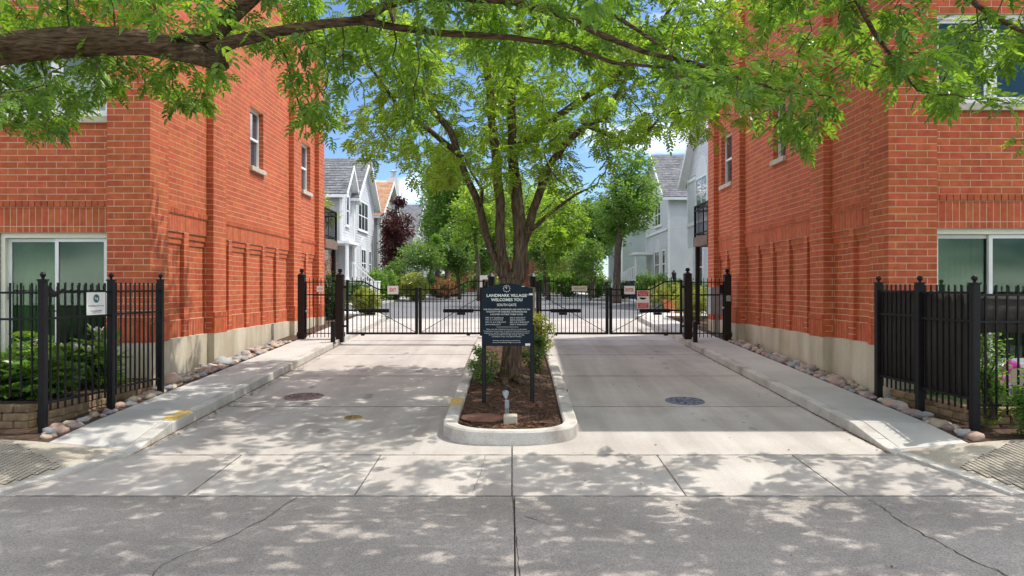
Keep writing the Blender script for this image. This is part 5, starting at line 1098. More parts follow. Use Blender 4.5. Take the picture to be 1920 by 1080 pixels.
# ------------------------------------------------------------------ trees and plants
def resample(pts, rad, step):
    P = [Vector(pts[0])]; Q = [rad[0]]
    for a, b, r0, r1 in zip(pts[:-1], pts[1:], rad[:-1], rad[1:]):
        a, b = Vector(a), Vector(b); n = max(1, int((b - a).length / step))
        for i in range(1, n + 1): P.append(a.lerp(b, i / n)); Q.append(r0 + (r1 - r0) * i / n)
    return P, Q
def grow(skel, attr, step=0.25, di=2.2, dk=0.4, iters=70, grav=-0.08, tip=0.006, power=2.35, seed=1):
    """space colonization from given limbs into a cloud of growth points; returns node positions, parents, radii, limb-node count"""
    rng = np.random.default_rng(seed); pos = []; par = []; fix = []; trunk_chains = []
    for k, (pts, rad) in enumerate(skel):
        P, Q = resample(pts, rad, step)
        if k == 0: prev = -1
        else: prev = int(np.argmin(np.linalg.norm(np.array(pos) - np.array(P[0]), axis=1))); 
        for i, (p, r_) in enumerate(zip(P, Q)):
            if 0 < i: p = p + Vector((mnoise.noise(p * 1.7 + Vector((k * 5.1, 0, 0))), mnoise.noise(p * 1.7 + Vector((0, k * 3.7 + 9, 0))), 0)) * min(0.05, r_ * 0.7)
            pos.append(tuple(p)); par.append(prev); fix.append(r_); prev = len(pos) - 1
    nsk = len(pos); A = np.array(attr, dtype=float); N = np.array(pos)
    best = np.full(len(A), 1e9); who = np.zeros(len(A), int); start = 0
    for it in range(iters):
        if len(A) == 0: break
        new = N[start:]
        for c0 in range(0, len(new), 400):
            d = np.linalg.norm(A[:, None] - new[None, c0:c0 + 400], axis=2); j = d.argmin(1); dm = d[np.arange(len(A)), j]; up = dm < best; best[up] = dm[up]; who[up] = start + c0 + j[up]
        keep = best > dk; A = A[keep]; best = best[keep]; who = who[keep]
        act = best < di
        if not act.any():
            di *= 1.35; start = len(N)
            if di > 30: break
            continue
        start = len(N); dirs = {}
        vec = A[act] - N[who[act]]; vec /= np.linalg.norm(vec, axis=1)[:, None]; w = who[act]
        acc = np.zeros((len(N), 3)); np.add.at(acc, w, vec); u = np.unique(w)
        dv = acc[u]; dv /= np.linalg.norm(dv, axis=1)[:, None] + 1e-9; dv += rng.normal(0, 0.16, dv.shape); dv[:, 2] += grav; dv /= np.linalg.norm(dv, axis=1)[:, None]
        nn = N[u] + dv * step
        N = np.vstack([N, nn]); par += [int(x) for x in u]; fix += [0.0] * len(u)
        if len(N) > 9000: break
    n = len(N); par = np.array(par); rp = np.zeros(n); kids = np.zeros(n, int)
    for i in range(n - 1, -1, -1):
        if kids[i] == 0: rp[i] = max(rp[i], tip ** power)
        if par[i] >= 0: rp[par[i]] += rp[i]; kids[par[i]] += 1
    rad = np.maximum(rp ** (1 / power), 0); fx = np.array(fix); rad = np.where(fx > 0, fx, rad)
    return N, par, rad, nsk, kids
def wood(N, par, rad, nsk, mat, parent, name='branch', skel_mesh=None, sides=lambda r: 5 if r < 0.02 else (7 if r < 0.05 else 10), rough=0.10, thr=1e9):
    ch = [[] for _ in range(len(N))]
    for i, p in enumerate(par):
        if p >= 0: ch[p].append(i)
    m = MB(); st = [(i, -1) for i in range(len(N)) if par[i] < 0]
    while st:
        i, p = st.pop(); pts = []; rr = []
        if p >= 0: pts.append(N[p]); rr.append(min(rad[p], rad[i] * 1.25))
        c = i
        while True:
            pts.append(N[c]); rr.append(rad[c])
            if not ch[c]: break
            k = max(ch[c], key=lambda q: (rad[q], -q))
            for q in ch[c]:
                if q != k: st.append((q, c))
            c = k
        if len(pts) > 1:
            rr[-1] *= 0.6; r0 = max(rr); m.tube(pts, rr, sides(r0), rough=rough if r0 > 0.04 else 0, cap=True)
    return m.build(name, mat, parent, smooth=True)
def leaflet(L, W, fold=0.25, bend=0.12):
    v = np.array([(0, 0, 0), (L * 0.32, W / 2, W * fold), (L * 0.68, W * 0.40, W * fold * 0.8 - bend * L * 0.4), (L, 0, -bend * L), (L * 0.68, -W * 0.40, W * fold * 0.8 - bend * L * 0.4), (L * 0.32, -W / 2, W * fold)]); return v, np.array([(0, 1, 2, 3), (0, 3, 4, 5)])
def compound(pairs, L, lw, ll, term=True, ang=55, droop=0.25):
    V = []; Fq = []; 
    def add(p, a, sc):
        v, f = leaflet(ll * sc, lw * sc); c, s = math.cos(a), math.sin(a); q = np.stack([v[:, 0] * c - v[:, 1] * s, v[:, 0] * s + v[:, 1] * c, v[:, 2]], 1) + p; o = sum(len(x) for x in V); V.append(q); Fq.append(f + o)
    for k in range(pairs):
        t = (k + 1) / (pairs + 0.6); p = np.array((L * t, 0, -droop * L * t * t)); sc = 0.75 + 0.4 * math.sin(math.pi * t)
        for s in (-1, 1): add(p, s * R(ang), sc)
    if term: add(np.array((L, 0, -droop * L)), 0, 1.1)
    return np.vstack(V), np.vstack(Fq)
def frames(n, d, up_jit, rng):
    d = d / (np.linalg.norm(d, axis=1)[:, None] + 1e-9); up = np.tile(np.array((0, 0, 1.0)), (n, 1)) + rng.normal(0, up_jit, (n, 3)); y = np.cross(up, d); y /= np.linalg.norm(y, axis=1)[:, None] + 1e-9; z = np.cross(d, y); return np.stack([d, y, z], 2)
def scatter(tmpl, P, Rm, S):
    V, Fq = tmpl; n = len(P); out = np.einsum('nij,vj->nvi', Rm, V) * S[:, None, None] + P[:, None]
    return out.reshape(-1, 3), (Fq[None] + (np.arange(n) * len(V))[:, None, None]).reshape(-1, 4)
def leaf_sites(N, par, rad, nsk, thr, per, rng, spread=0.12, droop=-0.35):
    idx = np.array([i for i in range(len(N)) if (i >= nsk or rad[i] < thr * 0.8) and rad[i] < thr]); 
    if len(idx) == 0: return np.zeros((0, 3)), np.zeros((0, 3))
    rep = np.repeat(idx, per); d = N[rep] - N[np.maximum(par[rep], 0)]; d /= np.linalg.norm(d, axis=1)[:, None] + 1e-9
    t = rng.random(len(rep))[:, None]; P = N[rep] - (N[rep] - N[np.maximum(par[rep], 0)]) * t
    o = rng.normal(0, 1, (len(rep), 3)); o /= np.linalg.norm(o, axis=1)[:, None]; D = o * 0.9 + d * 0.5; D[:, 2] = D[:, 2] * 0.5 + droop
    return P + o * spread * rng.random((len(rep), 1)), D
def crown(tmpl, P, D, size, mat, parent, rng, name='foliage', jit=0.35, keep=None):
    Rm = frames(len(P), D, jit, rng); S = size * (0.7 + 0.6 * rng.random(len(P)))
    V, Fq = scatter(tmpl, P, Rm, S); return tag(link(name, np_mesh(name, V, Fq), mat, parent), kind='stuff')
def pix(P): return 960 + P[:, 0] / P[:, 1] * F_PX, 540 - (P[:, 2] - CAMZ) / P[:, 1] * F_PX

# ---- the ash at the street, its trunk out of view on the left, limbs reaching over the view
ash = empty('ash_tree', (-6.6, 6.2, 0.14), 'large ash whose thick limb and drooping leaves cross the top foreground', 'tree')
fl = [(0, 285), (60, 300), (110, 250), (200, 215), (230, 150), (290, 215), (330, 235), (385, 255), (425, 240), (445, 110), (490, 130), (540, 200), (570, 270), (620, 265), (645, 220), (662, 170), (690, 140), (730, 150), (745, 285), (790, 300), (815, 200), (880, 170), (1000, 120), (1120, 130), (1230, 170), (1300, 200), (1400, 235), (1500, 270), (1540, 290), (1570, 235), (1620, 130), (1680, 160), (1710, 215), (1790, 215), (1840, 160), (1880, 230), (1920, 290), (2100, 320)]
flx = np.array([a for a, b in fl], float); fly = np.array([b for a, b in fl], float)
def ash_cloud(n, seed):
    rng = np.random.default_rng(seed); out = []
    while len(out) < n:
        p = np.array((rng.uniform(-7.2, 7.4), rng.uniform(5.4, 8.6), rng.uniform(3.0, 8.6)))
        if p[0] > 1.2 and p[1] > 7.0 + max(0, 0.1): 
            if rng.random() < 0.72: continue
        px = 960 + p[0] / p[1] * F_PX; py = 540 - (p[2] - CAMZ) / p[1] * F_PX
        if 0 <= px <= 2000:
            if py > np.interp(px, flx, fly): continue
            if 20 < py < 118 and px < 425 and (p[1] < 6.75 or rng.random() < 0.5): continue
            if 118 < py and px < 440 and p[1] < 6.0: continue
            if py > 30 and 600 < px < 1200 and p[1] < 6.6: continue
            if py > 20 and 660 < px < 1060 and rng.random() < 0.55: continue
        elif py > 250: continue
        if py < -40 and rng.random() < 0.50: continue
        if py > 120 and px > 440 and rng.random() < 0.2: continue
        if mnoise.noise(Vector(p) * 0.95 + Vector((4.3, 1.7, 8.1))) < (0.06 if py < 0 else -0.14): continue
        if py < -420 and rng.random() < 0.5: continue
        out.append(p)
    return out
T0 = (-6.6, 6.2, 0.0)
skel = [([T0, (-6.58, 6.2, 1.2), (-6.5, 6.2, 2.6), (-6.35, 6.25, 3.6), (-6.1, 6.3, 4.6), (-5.6, 6.4, 6.0), (-5.2, 6.5, 7.4)], [0.36, 0.30, 0.27, 0.26, 0.2, 0.14, 0.07]),
        ([(-6.4, 6.22, 3.3), at(-120, 120, 6.35), at(-20, 92, 6.4), at(130, 78, 6.45), at(260, 78, 6.5), at(345, 95, 6.5), at(400, 112, 6.45), at(424, 122, 6.4)], [0.2, 0.16, 0.145, 0.135, 0.11, 0.10, 0.085, 0.06]),
        ([at(330, 85, 6.5), at(400, 60, 6.5), at(440, 20, 6.5), at(490, -20, 6.5), at(620, -120, 6.5), at(800, -220, 6.3)], [0.09, 0.085, 0.075, 0.07, 0.05, 0.03]),
        ([at(395, 95, 6.5), at(440, 78, 6.5), at(520, 58, 6.6), at(600, 44, 6.6), at(680, 38, 6.7), at(740, 50, 6.7), at(830, 62, 6.7), at(960, 70, 6.7), at(1060, 84, 6.7), at(1150, 118, 6.6), at(1260, 128, 6.6), at(1340, 130, 6.6)], [0.07, 0.055, 0.048, 0.044, 0.04, 0.036, 0.032, 0.028, 0.024, 0.018, 0.013, 0.01]),
        ([at(680, 38, 6.7), at(720, 12, 6.6), at(790, -10, 6.5), at(960, 2, 6.5), at(1060, 30, 6.5), at(1130, 66, 6.5), at(1210, 98, 6.5), at(1300, 118, 6.5), at(1400, 152, 6.5), at(1480, 172, 6.4), at(1560, 180, 6.4)], [0.042, 0.04, 0.038, 0.035, 0.032, 0.027, 0.024, 0.02, 0.016, 0.012, 0.009]),
        ([at(800, -220, 6.3), at(1000, -260, 6.2), at(1200, -220, 6.1), at(1450, -160, 6.1), at(1590, -30, 6.2), at(1640, 60, 6.3), at(1690, 130, 6.4), at(1720, 170, 6.4)], [0.04, 0.045, 0.04, 0.034, 0.026, 0.02, 0.013, 0.009]),
        ([at(1200, -220, 6.1), at(1500, -260, 6.0), at(1750, -100, 6.0), at(1830, 10, 6.1), at(1900, 50, 6.2), at(1990, 90, 6.3)], [0.04, 0.04, 0.03, 0.022, 0.018, 0.012]),
        ([at(790, -10, 6.5), at(1000, -60, 6.4), at(1090, -10, 6.4), at(1170, 40, 6.4), at(1260, 100, 6.4)], [0.03, 0.028, 0.024, 0.018, 0.012]),
        ([(-5.6, 6.4, 6.0), (-4.2, 6.5, 6.9), (-2.5, 6.3, 7.3), (-0.5, 6.0, 7.4), (2.0, 5.9, 7.3), (4.5, 5.9, 6.8), (6.2, 5.9, 6.2)], [0.12, 0.10, 0.08, 0.07, 0.06, 0.04, 0.02])]
N, par, rad, nsk, kids = grow(skel, ash_cloud(1850, 3), step=0.16, di=1.4, dk=0.20, iters=60, grav=-0.12, tip=0.0045, seed=5)
fixn = np.array([False] * len(N))
branch = wood(N, par, rad, nsk, M['bark_limb'], ash, 'branch', rough=0.14, sides=lambda r: 5 if r < 0.02 else (8 if r < 0.05 else 20))
rng = np.random.default_rng(21); P, D = leaf_sites(N, par, rad, nsk, 0.016, 5, rng, 0.10, -0.42)
ASH = compound(3, 0.135, 0.028, 0.072, True, 48, 0.30)
px, py = pix(P); okk = ~((px < 432) & (py > 40) & (py < 128) & (P[:, 1] < 6.62) & (rng.random(len(P)) < 0.66)) & ~((px > 425) & (px < 1150) & (py > 28) & (py < 105) & (P[:, 1] < 6.72) & (rng.random(len(P)) < 0.6))
okk &= (py < np.interp(px, flx, fly) + 30) | (px < -50) | (px > 1990)
P, D = P[okk], D[okk]; px, py = px[okk], py[okk]
Rm = frames(len(P), D, 0.45, rng); S = 0.55 + 0.75 * rng.random(len(P))
inv = np.where((px > 10) & (px < 1910) & (py > 10) & (py < 400), P[:, 1], 99.0); pick = np.argsort(inv)[:300]; mask = np.ones(len(P), bool); mask[pick] = False
V, Fq = scatter(ASH, P[mask], Rm[mask], S[mask]); foliage = tag(link('foliage', np_mesh('foliage', V, Fq), M['leaf_ash'], ash), kind='stuff')
lm = np_mesh('leaf', ASH[0], ASH[1]); lm.materials.append(M['leaf_ash_single'])
for i in pick:
    o = link('leaf', lm, None, foliage); Mx = Matrix([[*Rm[i][r], P[i][r]] for r in range(3)] + [[0, 0, 0, 1]]) @ Matrix.Scale(float(S[i]), 4); o.matrix_basis = Mx
print('ash leaves', len(P), 'nodes', len(N))

# ---- honey locust in the island, several stems from one short trunk
loc = empty('honey_locust', (-0.02, 11.6, zg(11.6) + 0.1), 'multi-stemmed tree growing from the mulched island behind the sign', 'tree')
b0 = zg(11.6) - 0.05; LY = 11.6
tk = [((-0.02, LY, b0)), (-0.02, LY, b0 + 0.22), (-0.02, LY, 0.95), (-0.01, LY, 1.35), at(960, 560, LY), at(960, 525, LY), at(960, 505, LY)]
skel = [(tk, [0.25, 0.175, 0.15, 0.15, 0.175, 0.20, 0.16]),
        ([at(948, 528, LY), at(934, 500, LY), at(914, 440, LY + .1), at(890, 365, LY + .2), at(862, 290, LY + .3), at(845, 245, LY + .4), at(795, 185, LY + .6), at(768, 120, LY + .8), at(735, 30, LY + 1.0), at(700, -80, LY + 1.2)], [0.075, 0.066, 0.062, 0.058, 0.055, 0.052, 0.06, 0.05, 0.04, 0.03]),
        ([at(950, 520, LY), at(941, 480, LY - .05), at(937, 400, LY - .1), at(933, 320, LY - .1), at(926, 255, LY - .1), at(918, 170, LY - .2), at(905, 80, LY - .3), at(880, -40, LY - .5), at(860, -160, LY - .6)], [0.095, 0.08, 0.075, 0.075, 0.07, 0.062, 0.052, 0.04, 0.03]),
        ([at(972, 520, LY), at(976, 480, LY), at(974, 410, LY), at(967, 340, LY), at(962, 285, LY), at(958, 200, LY + .1), at(962, 100, LY + .3), at(985, -20, LY + .5), at(1000, -150, LY + .7)], [0.13, 0.115, 0.105, 0.09, 0.078, 0.065, 0.065, 0.05, 0.03]),
        ([at(962, 285, LY), at(1000, 250, LY - .1), at(1050, 215, LY - .2), at(1100, 180, LY - .3), at(1150, 150, LY - .4), at(1230, 60, LY - .6), at(1290, -40, LY - .8)], [0.07, 0.064, 0.06, 0.052, 0.044, 0.033, 0.022]),
        ([at(982, 455, LY), at(1000, 395, LY + .1), at(1018, 345, LY + .1), at(1032, 308, LY + .2), at(1062, 268, LY + .2), at(1098, 235, LY + .2), at(1135, 222, LY + .3), at(1160, 170, LY + .4), at(1200, 100, LY + .5)], [0.07, 0.066, 0.062, 0.058, 0.054, 0.048, 0.04, 0.03, 0.02]),
        ([at(1105, 238, LY + .2), at(1140, 252, LY + .1), at(1165, 265, LY), at(1195, 266, LY), at(1215, 245, LY), at(1245, 215, LY - .1), at(1300, 195, LY - .1)], [0.04, 0.036, 0.032, 0.028, 0.022, 0.016, 0.01]),
        ([at(900, 395, LY + .2), at(905, 355, LY), at(885, 325, LY - .2), at(868, 290, LY - .3)], [0.035, 0.03, 0.02, 0.012]),
        ([at(985, 440, LY), at(1030, 400, LY - .3), at(1080, 365, LY - .5), at(1120, 345, LY - .6)], [0.04, 0.03, 0.02, 0.01]),
        ([at(862, 290, LY + .3), at(800, 240, LY - .3), at(740, 190, LY - .7), at(690, 120, LY - 1.0)], [0.05, 0.04, 0.03, 0.018])]
ll = [(560, 60), (620, 250), (690, 310), (745, 320), (800, 365), (860, 345), (900, 330), (960, 320), (1030, 345), (1090, 365), (1150, 300), (1220, 255), (1290, 265), (1350, 300), (1420, 250), (1480, 100)]
lx = np.array([a for a, b in ll], float); lyy = np.array([b for a, b in ll], float)
def loc_cloud(n, seed):
    rng = np.random.default_rng(seed); out = []
    while len(out) < n:
        p = np.array((rng.uniform(-4.2, 4.6), rng.uniform(8.9, 14.8), rng.uniform(3.5, 10.5))); c = np.array((0.2, 11.8, 6.6)); e = (p - c) / np.array((4.3, 3.2, 3.7))
        if (e ** 2).sum() > 1 or (e ** 2).sum() < 0.12: continue
        px = 960 + p[0] / p[1] * F_PX; py = 540 - (p[2] - CAMZ) / p[1] * F_PX
        if py > np.interp(px, lx, lyy): continue
        if py < -80 and rng.random() < 0.55: continue
        if mnoise.noise(Vector(p) * 0.85 + Vector((14.3, 3.7, 2.1))) < (0.15 if py < 40 else -0.12): continue
        out.append(p)
    return out
N, par, rad, nsk, kids = grow(skel, loc_cloud(2100, 8), step=0.20, di=1.8, dk=0.26, iters=60, grav=-0.05, tip=0.004, seed=9)
trunk = wood(N, par, rad, nsk, M['bark'], loc, 'trunk', rough=0.13, sides=lambda r: 5 if r < 0.02 else (8 if r < 0.05 else (24 if r < 0.17 else 40)))
rng = np.random.default_rng(31); P, D = leaf_sites(N, par, rad, nsk, 0.020, 5, rng, 0.14, -0.25)
LOC = compound(4, 0.17, 0.030, 0.062, True, 58, 0.22)
crown(LOC, P, D, 1.0, M['leaf_locust'], loc, rng, jit=0.4); print('locust leaves', len(P), 'nodes', len(N))
# surface roots at the trunk foot
for a, l in ((0.4, 0.75), (1.3, 0.5), (2.6, 0.6), (-0.5, 0.55), (-1.2, 0.9), (-2.0, 0.7)):
    pts = [Vector((-0.02 + math.cos(a + 0.15 * k) * (0.17 + l * k / 4), LY + math.sin(a + 0.15 * k) * (0.17 + l * k / 4), 0)) for k in range(5)]
    pts = [Vector((p.x, p.y, mz(p.x, p.y) + 0.05 - 0.022 * k)) for k, p in enumerate(pts)]; MB().tube(pts, [0.07, 0.055, 0.045, 0.035, 0.02], 8, rough=0.1).build('root', M['bark'], loc, smooth=True)

# ---- other trees: trunk, limbs and lumpy crowns of many leaves
LEAF1 = leaflet(1.0, 0.5, 0.2, 0.15)
def tree(name, x, y, h, rx, rz, cz_, mat, label, group=None, n=420, leaf=0.16, per=16, tr=0.14, lumps=9, seed=1, bark='bark_dark', stems=1, ry=None, cat='tree', low=0.6):
    zb = zg(y); e = empty(name, (x, y, zb), label, cat, group); rng = np.random.default_rng(seed); ry = ry or rx
    C = []; 
    for k in range(lumps):
        o = rng.normal(0, 1, 3); o /= np.linalg.norm(o); o *= 0.62 * rng.random() ** 0.4; C.append((o, rng.uniform(0.36, 0.55)))
    A = []
    while len(A) < n:
        o, r_ = C[rng.integers(lumps)]; q = rng.normal(0, 1, 3); q /= np.linalg.norm(q); q = o + q * r_ * rng.random() ** 0.4
        A.append((x + q[0] * rx, y + q[1] * ry, zb + cz_ + q[2] * rz))
    sk = []
    if stems == 1: sk.append(([(x, y, zb - 0.1), (x + rng.normal(0, .05), y, zb + (cz_ - rz) * 0.6), (x + rng.normal(0, .1), y, zb + cz_ - rz * 0.7), (x + rng.normal(0, .2), y + rng.normal(0, .2), zb + cz_)], [tr * 1.2, tr, tr * 0.85, tr * 0.4]))
    else:
        for k in range(stems):
            a = 6.28 * k / stems + rng.random(); sk.append(([(x, y, zb - 0.05), (x + math.cos(a) * rx * 0.15, y + math.sin(a) * ry * 0.15, zb + (cz_ - rz) * 0.7 + 0.1), (x + math.cos(a) * rx * 0.35, y + math.sin(a) * ry * 0.35, zb + cz_ - rz * 0.3)], [tr, tr * 0.8, tr * 0.45]))
    N, par, rad, nsk, kids = grow(sk, A, step=max(0.22, rx * 0.09), di=rx * 0.9 + 0.6, dk=max(0.2, rx * 0.085), iters=40, grav=0.0, tip=0.010, seed=seed)
    wood(N, par, rad, nsk, M[bark], e, 'trunk', rough=0.08)
    P, D = leaf_sites(N, par, rad, nsk, max(0.03, tr * 0.35), per, rng, leaf * 2.2, -0.15)
    crown(LEAF1, P, D, leaf, mat if not isinstance(mat, str) else M[mat], e, rng, 'crown', jit=0.7); return e
GT = 'trees beyond the gates'
tree('broadleaf_tree', 5.5, 37.2, 9, 2.6, 3.1, 5.2, 'leaf_bright', 'bright green tree with dark trunk before the right grey house', GT, n=620, leaf=0.17, per=15, tr=0.2, seed=2, lumps=12)
tree('broadleaf_tree', 5.6, 50, 9, 3.0, 3.0, 5.0, 'leaf_mid', 'mid green tree right of the trunk, deeper along the street', GT, n=480, leaf=0.22, per=14, tr=0.2, seed=3)
tree('broadleaf_tree', 2.9, 62, 12, 3.2, 5.2, 6.0, 'leaf_mid', 'green tree far down the street just right of the trunk', GT, n=480, leaf=0.28, per=14, tr=0.2, seed=4)
tree('broadleaf_tree', -2.6, 64, 13, 3.6, 6.2, 6.9, 'leaf_bright', 'light green tree far down the street just left of the trunk', GT, n=520, leaf=0.28, per=14, tr=0.22, seed=5)
tree('broadleaf_tree', -6.0, 57, 12, 3.1, 5.6, 7.0, 'leaf_bright', 'tall light green tree behind the purple beech', GT, n=560, leaf=0.24, per=15, tr=0.22, seed=6, lumps=12)
tree('broadleaf_tree', -3.4, 46, 7, 1.9, 1.9, 3.1, 'leaf_mid', 'rounded dark green tree left of the trunk above the hedge', GT, n=380, leaf=0.17, per=14, tr=0.12, seed=7)
tree('ornamental_tree', -5.4, 43, 4.5, 2.0, 1.25, 2.6, 'leaf_bright', 'low spreading bright green maple on the left lawn', GT, n=420, leaf=0.13, per=16, tr=0.08, stems=3, seed=8)
tree('ornamental_tree', 4.6, 42, 4.5, 1.7, 1.4, 2.5, 'leaf_bright', 'low spreading maple with thin stems right of street', GT, n=380, leaf=0.14, per=14, tr=0.07, stems=4, seed=9)
tree('purple_beech', -7.5, 46, 8, 1.05, 3.3, 4.1, 'leaf_purple', 'tall narrow purple leaved beech before the tan roofed house', GT, n=640, leaf=0.16, per=20, tr=0.12, seed=10, lumps=16)
tree('broadleaf_tree', 0.4, 84, 14, 5.0, 6.0, 8.5, 'leaf_mid', 'broad tree at the far end behind the island trunk', GT, n=420, leaf=0.42, per=14, tr=0.3, seed=11)
tree('broadleaf_tree', -8.4, 80, 14, 4.0, 5.0, 7.5, 'leaf_dark', 'dark tree at the far left beyond the houses', GT, n=380, leaf=0.40, per=12, tr=0.3, seed=12)
tree('broadleaf_tree', 8.0, 82, 14, 5.0, 5.0, 7.0, 'leaf_dark', 'dark tree at the far right beyond the green house', GT, n=380, leaf=0.40, per=12, tr=0.3, seed=13)
tree('broadleaf_tree', 2.3, 45, 10, 2.6, 3.6, 4.9, 'leaf_locust', 'yellow green tree high behind the right island branches', GT, n=420, leaf=0.18, per=12, tr=0.13, seed=14)
tree('broadleaf_tree', -1.9, 41, 10, 2.1, 3.6, 4.7, 'leaf_locust', 'yellow green tree high behind the left island stem', GT, n=380, leaf=0.15, per=12, tr=0.12, seed=15)
tree('broadleaf_tree', 0.45, 33, 9, 1.7, 3.0, 4.2, 'leaf_locust', 'feathery yellow green tree just behind the island trunk', GT, n=380, leaf=0.12, per=14, tr=0.1, seed=16)
tree('young_tree', -8.3, 31, 6, 0.9, 1.0, 4.4, 'leaf_yellow', 'young yellow green tree beside the left balcony', None, n=200, leaf=0.12, per=14, tr=0.05, seed=17)
tree('broadleaf_tree', -4.6, 51, 12, 2.6, 5.0, 6.6, 'leaf_bright', 'light green tree between the purple beech and the island trunk', GT, n=480, leaf=0.22, per=15, tr=0.18, seed=18, lumps=12)
for i_, (x_, y_, l_) in enumerate(((-9, -11, 'tree across the street mirrored in the left door'), (-1, -13, 'tree across the street behind the viewer'), (9, -12, 'tree across the street mirrored in the right door'))):
    tree('street_tree', x_, y_, 10, 4.2, 3.8, 5.2, 'leaf_mid', l_, None, n=260, leaf=0.34, per=12, tr=0.22, seed=30 + i_)
# shrubs
def shrub(x, y, rx, rz, mat, label, n=230, leaf=0.08, per=14, seed=1, group=None, name='shrub', stems=5, base=None):
    zb = zg(y) + 0.08 if base is None else base; e = empty(name, (x, y, zb), label, 'shrub', group); rng = np.random.default_rng(seed)
    q = rng.normal(0, 1, (n, 3)); q /= np.linalg.norm(q, axis=1)[:, None]; q *= (rng.random((n, 1)) ** 0.4); A = np.stack([x + q[:, 0] * rx, y + q[:, 1] * rx, zb + rz * 1.0 + q[:, 2] * rz * 0.95], 1)
    sk = [([(x + rng.normal(0, .04), y + rng.normal(0, .04), zb - 0.05), (x + rng.normal(0, rx * .3), y + rng.normal(0, rx * .3), zb + rz * 0.8)], [0.02, 0.01]) for k in range(stems)]
    N, par, rad, nsk, kids = grow(sk, A, step=max(0.08, rx * 0.14), di=rx * 2, dk=max(0.06, rx * 0.13), iters=30, grav=0, tip=0.004, seed=seed); wood(N, par, rad, nsk, M['bark_dark'], e, 'stem', rough=0)
    P, D = leaf_sites(N, par, rad, 0, 0.05, per, rng, leaf * 1.6, -0.05); crown(LEAF1, P, D, leaf, M[mat], e, rng, 'foliage', jit=0.7); return e
GS = 'garden shrubs beyond the gates'
shrub(-7.2, 39.0, 0.95, 0.95, 'leaf_bright', 'round clipped light green shrub beside the white steps', leaf=0.11, seed=41, group=GS)
shrub(-6.9, 41.5, 0.8, 1.1, 'leaf_mid', 'feathery green shrub at the foot of the purple beech', leaf=0.12, seed=42, group=GS)
shrub(-5.6, 40.5, 1.0, 0.8, 'leaf_yellow', 'yellow green mounded shrub below the purple beech', leaf=0.12, seed=43, group=GS)
shrub(-4.4, 48, 1.1, 0.8, 'leaf_orange', 'small orange tinged shrub under the left maple', n=120, leaf=0.10, seed=44, group=GS, per=9)
shrub(7.2, 36.2, 0.95, 0.8, 'leaf_bright', 'round light green shrub before the right grey house steps', leaf=0.11, seed=45, group=GS)
shrub(5.9, 27.0, 0.85, 0.55, 'leaf_yellow', 'yellow leaved hedge shrub behind the right gate', leaf=0.07, seed=46, n=320, group=GS)
shrub(5.75, 22.6, 0.7, 0.60, 'leaf_yellow', 'yellow green shrub behind the right footgate', leaf=0.06, seed=47, n=260, group=GS)
shrub(6.8, 23.5, 0.8, 0.7, 'leaf_dark', 'dark green shrub below the right balcony', leaf=0.07, seed=48, group=GS)
shrub(-5.75, 22.7, 0.55, 0.75, 'leaf_dark', 'dark green shrub seen through the left footgate', leaf=0.07, seed=49, group=GS, n=260)
shrub(-5.0, 24.5, 0.55, 0.50, 'leaf_yellow', 'yellow green shrub behind the left hinge post', leaf=0.07, seed=50, group=GS)
shrub(-6.6, 24.2, 0.8, 1.3, 'leaf_orange', 'tall bronze green shrub beside the left brick corner', leaf=0.07, seed=51, group=GS, per=8)
shrub(6.9, 44, 0.7, 0.55, 'leaf_dark', 'low dark hedge shrub behind the ENTER sign, nearer', leaf=0.1, seed=52, group=GS); shrub(6.7, 46.5, 0.8, 0.5, 'leaf_dark', 'low dark hedge shrub behind the ENTER sign, farther', leaf=0.1, seed=53, group=GS)
shrub(4.4, 57, 1.3, 1.0, 'leaf_bright', 'light green bush at the right bend of the street', leaf=0.2, seed=54, group=GS); shrub(-5.2, 52, 1.0, 0.6, 'leaf_dark', 'low dark hedge bush left of street, nearer', leaf=0.15, seed=55, group=GS); shrub(-4.8, 58, 1.2, 0.6, 'leaf_dark', 'low dark hedge bush left of street, farther', leaf=0.18, seed=56, group=GS)
# island undergrowth
shrub(-0.42, 11.3, 0.26, 0.30, 'leaf_mid', 'thin twiggy shrub on the left side of the island', n=110, leaf=0.055, per=6, seed=57, name='island_shrub', base=zg(11.3) + 0.12); shrub(0.40, 12.3, 0.22, 0.36, 'leaf_mid', 'leafy shrub behind the right sign post on the island', n=120, leaf=0.055, per=8, seed=58, name='island_shrub', base=zg(12.3) + 0.1); shrub(0.55, 14.8, 0.35, 0.45, 'leaf_yellow', 'yellow green shrub at the far end of the island', n=150, leaf=0.06, per=8, seed=59, name='island_shrub')
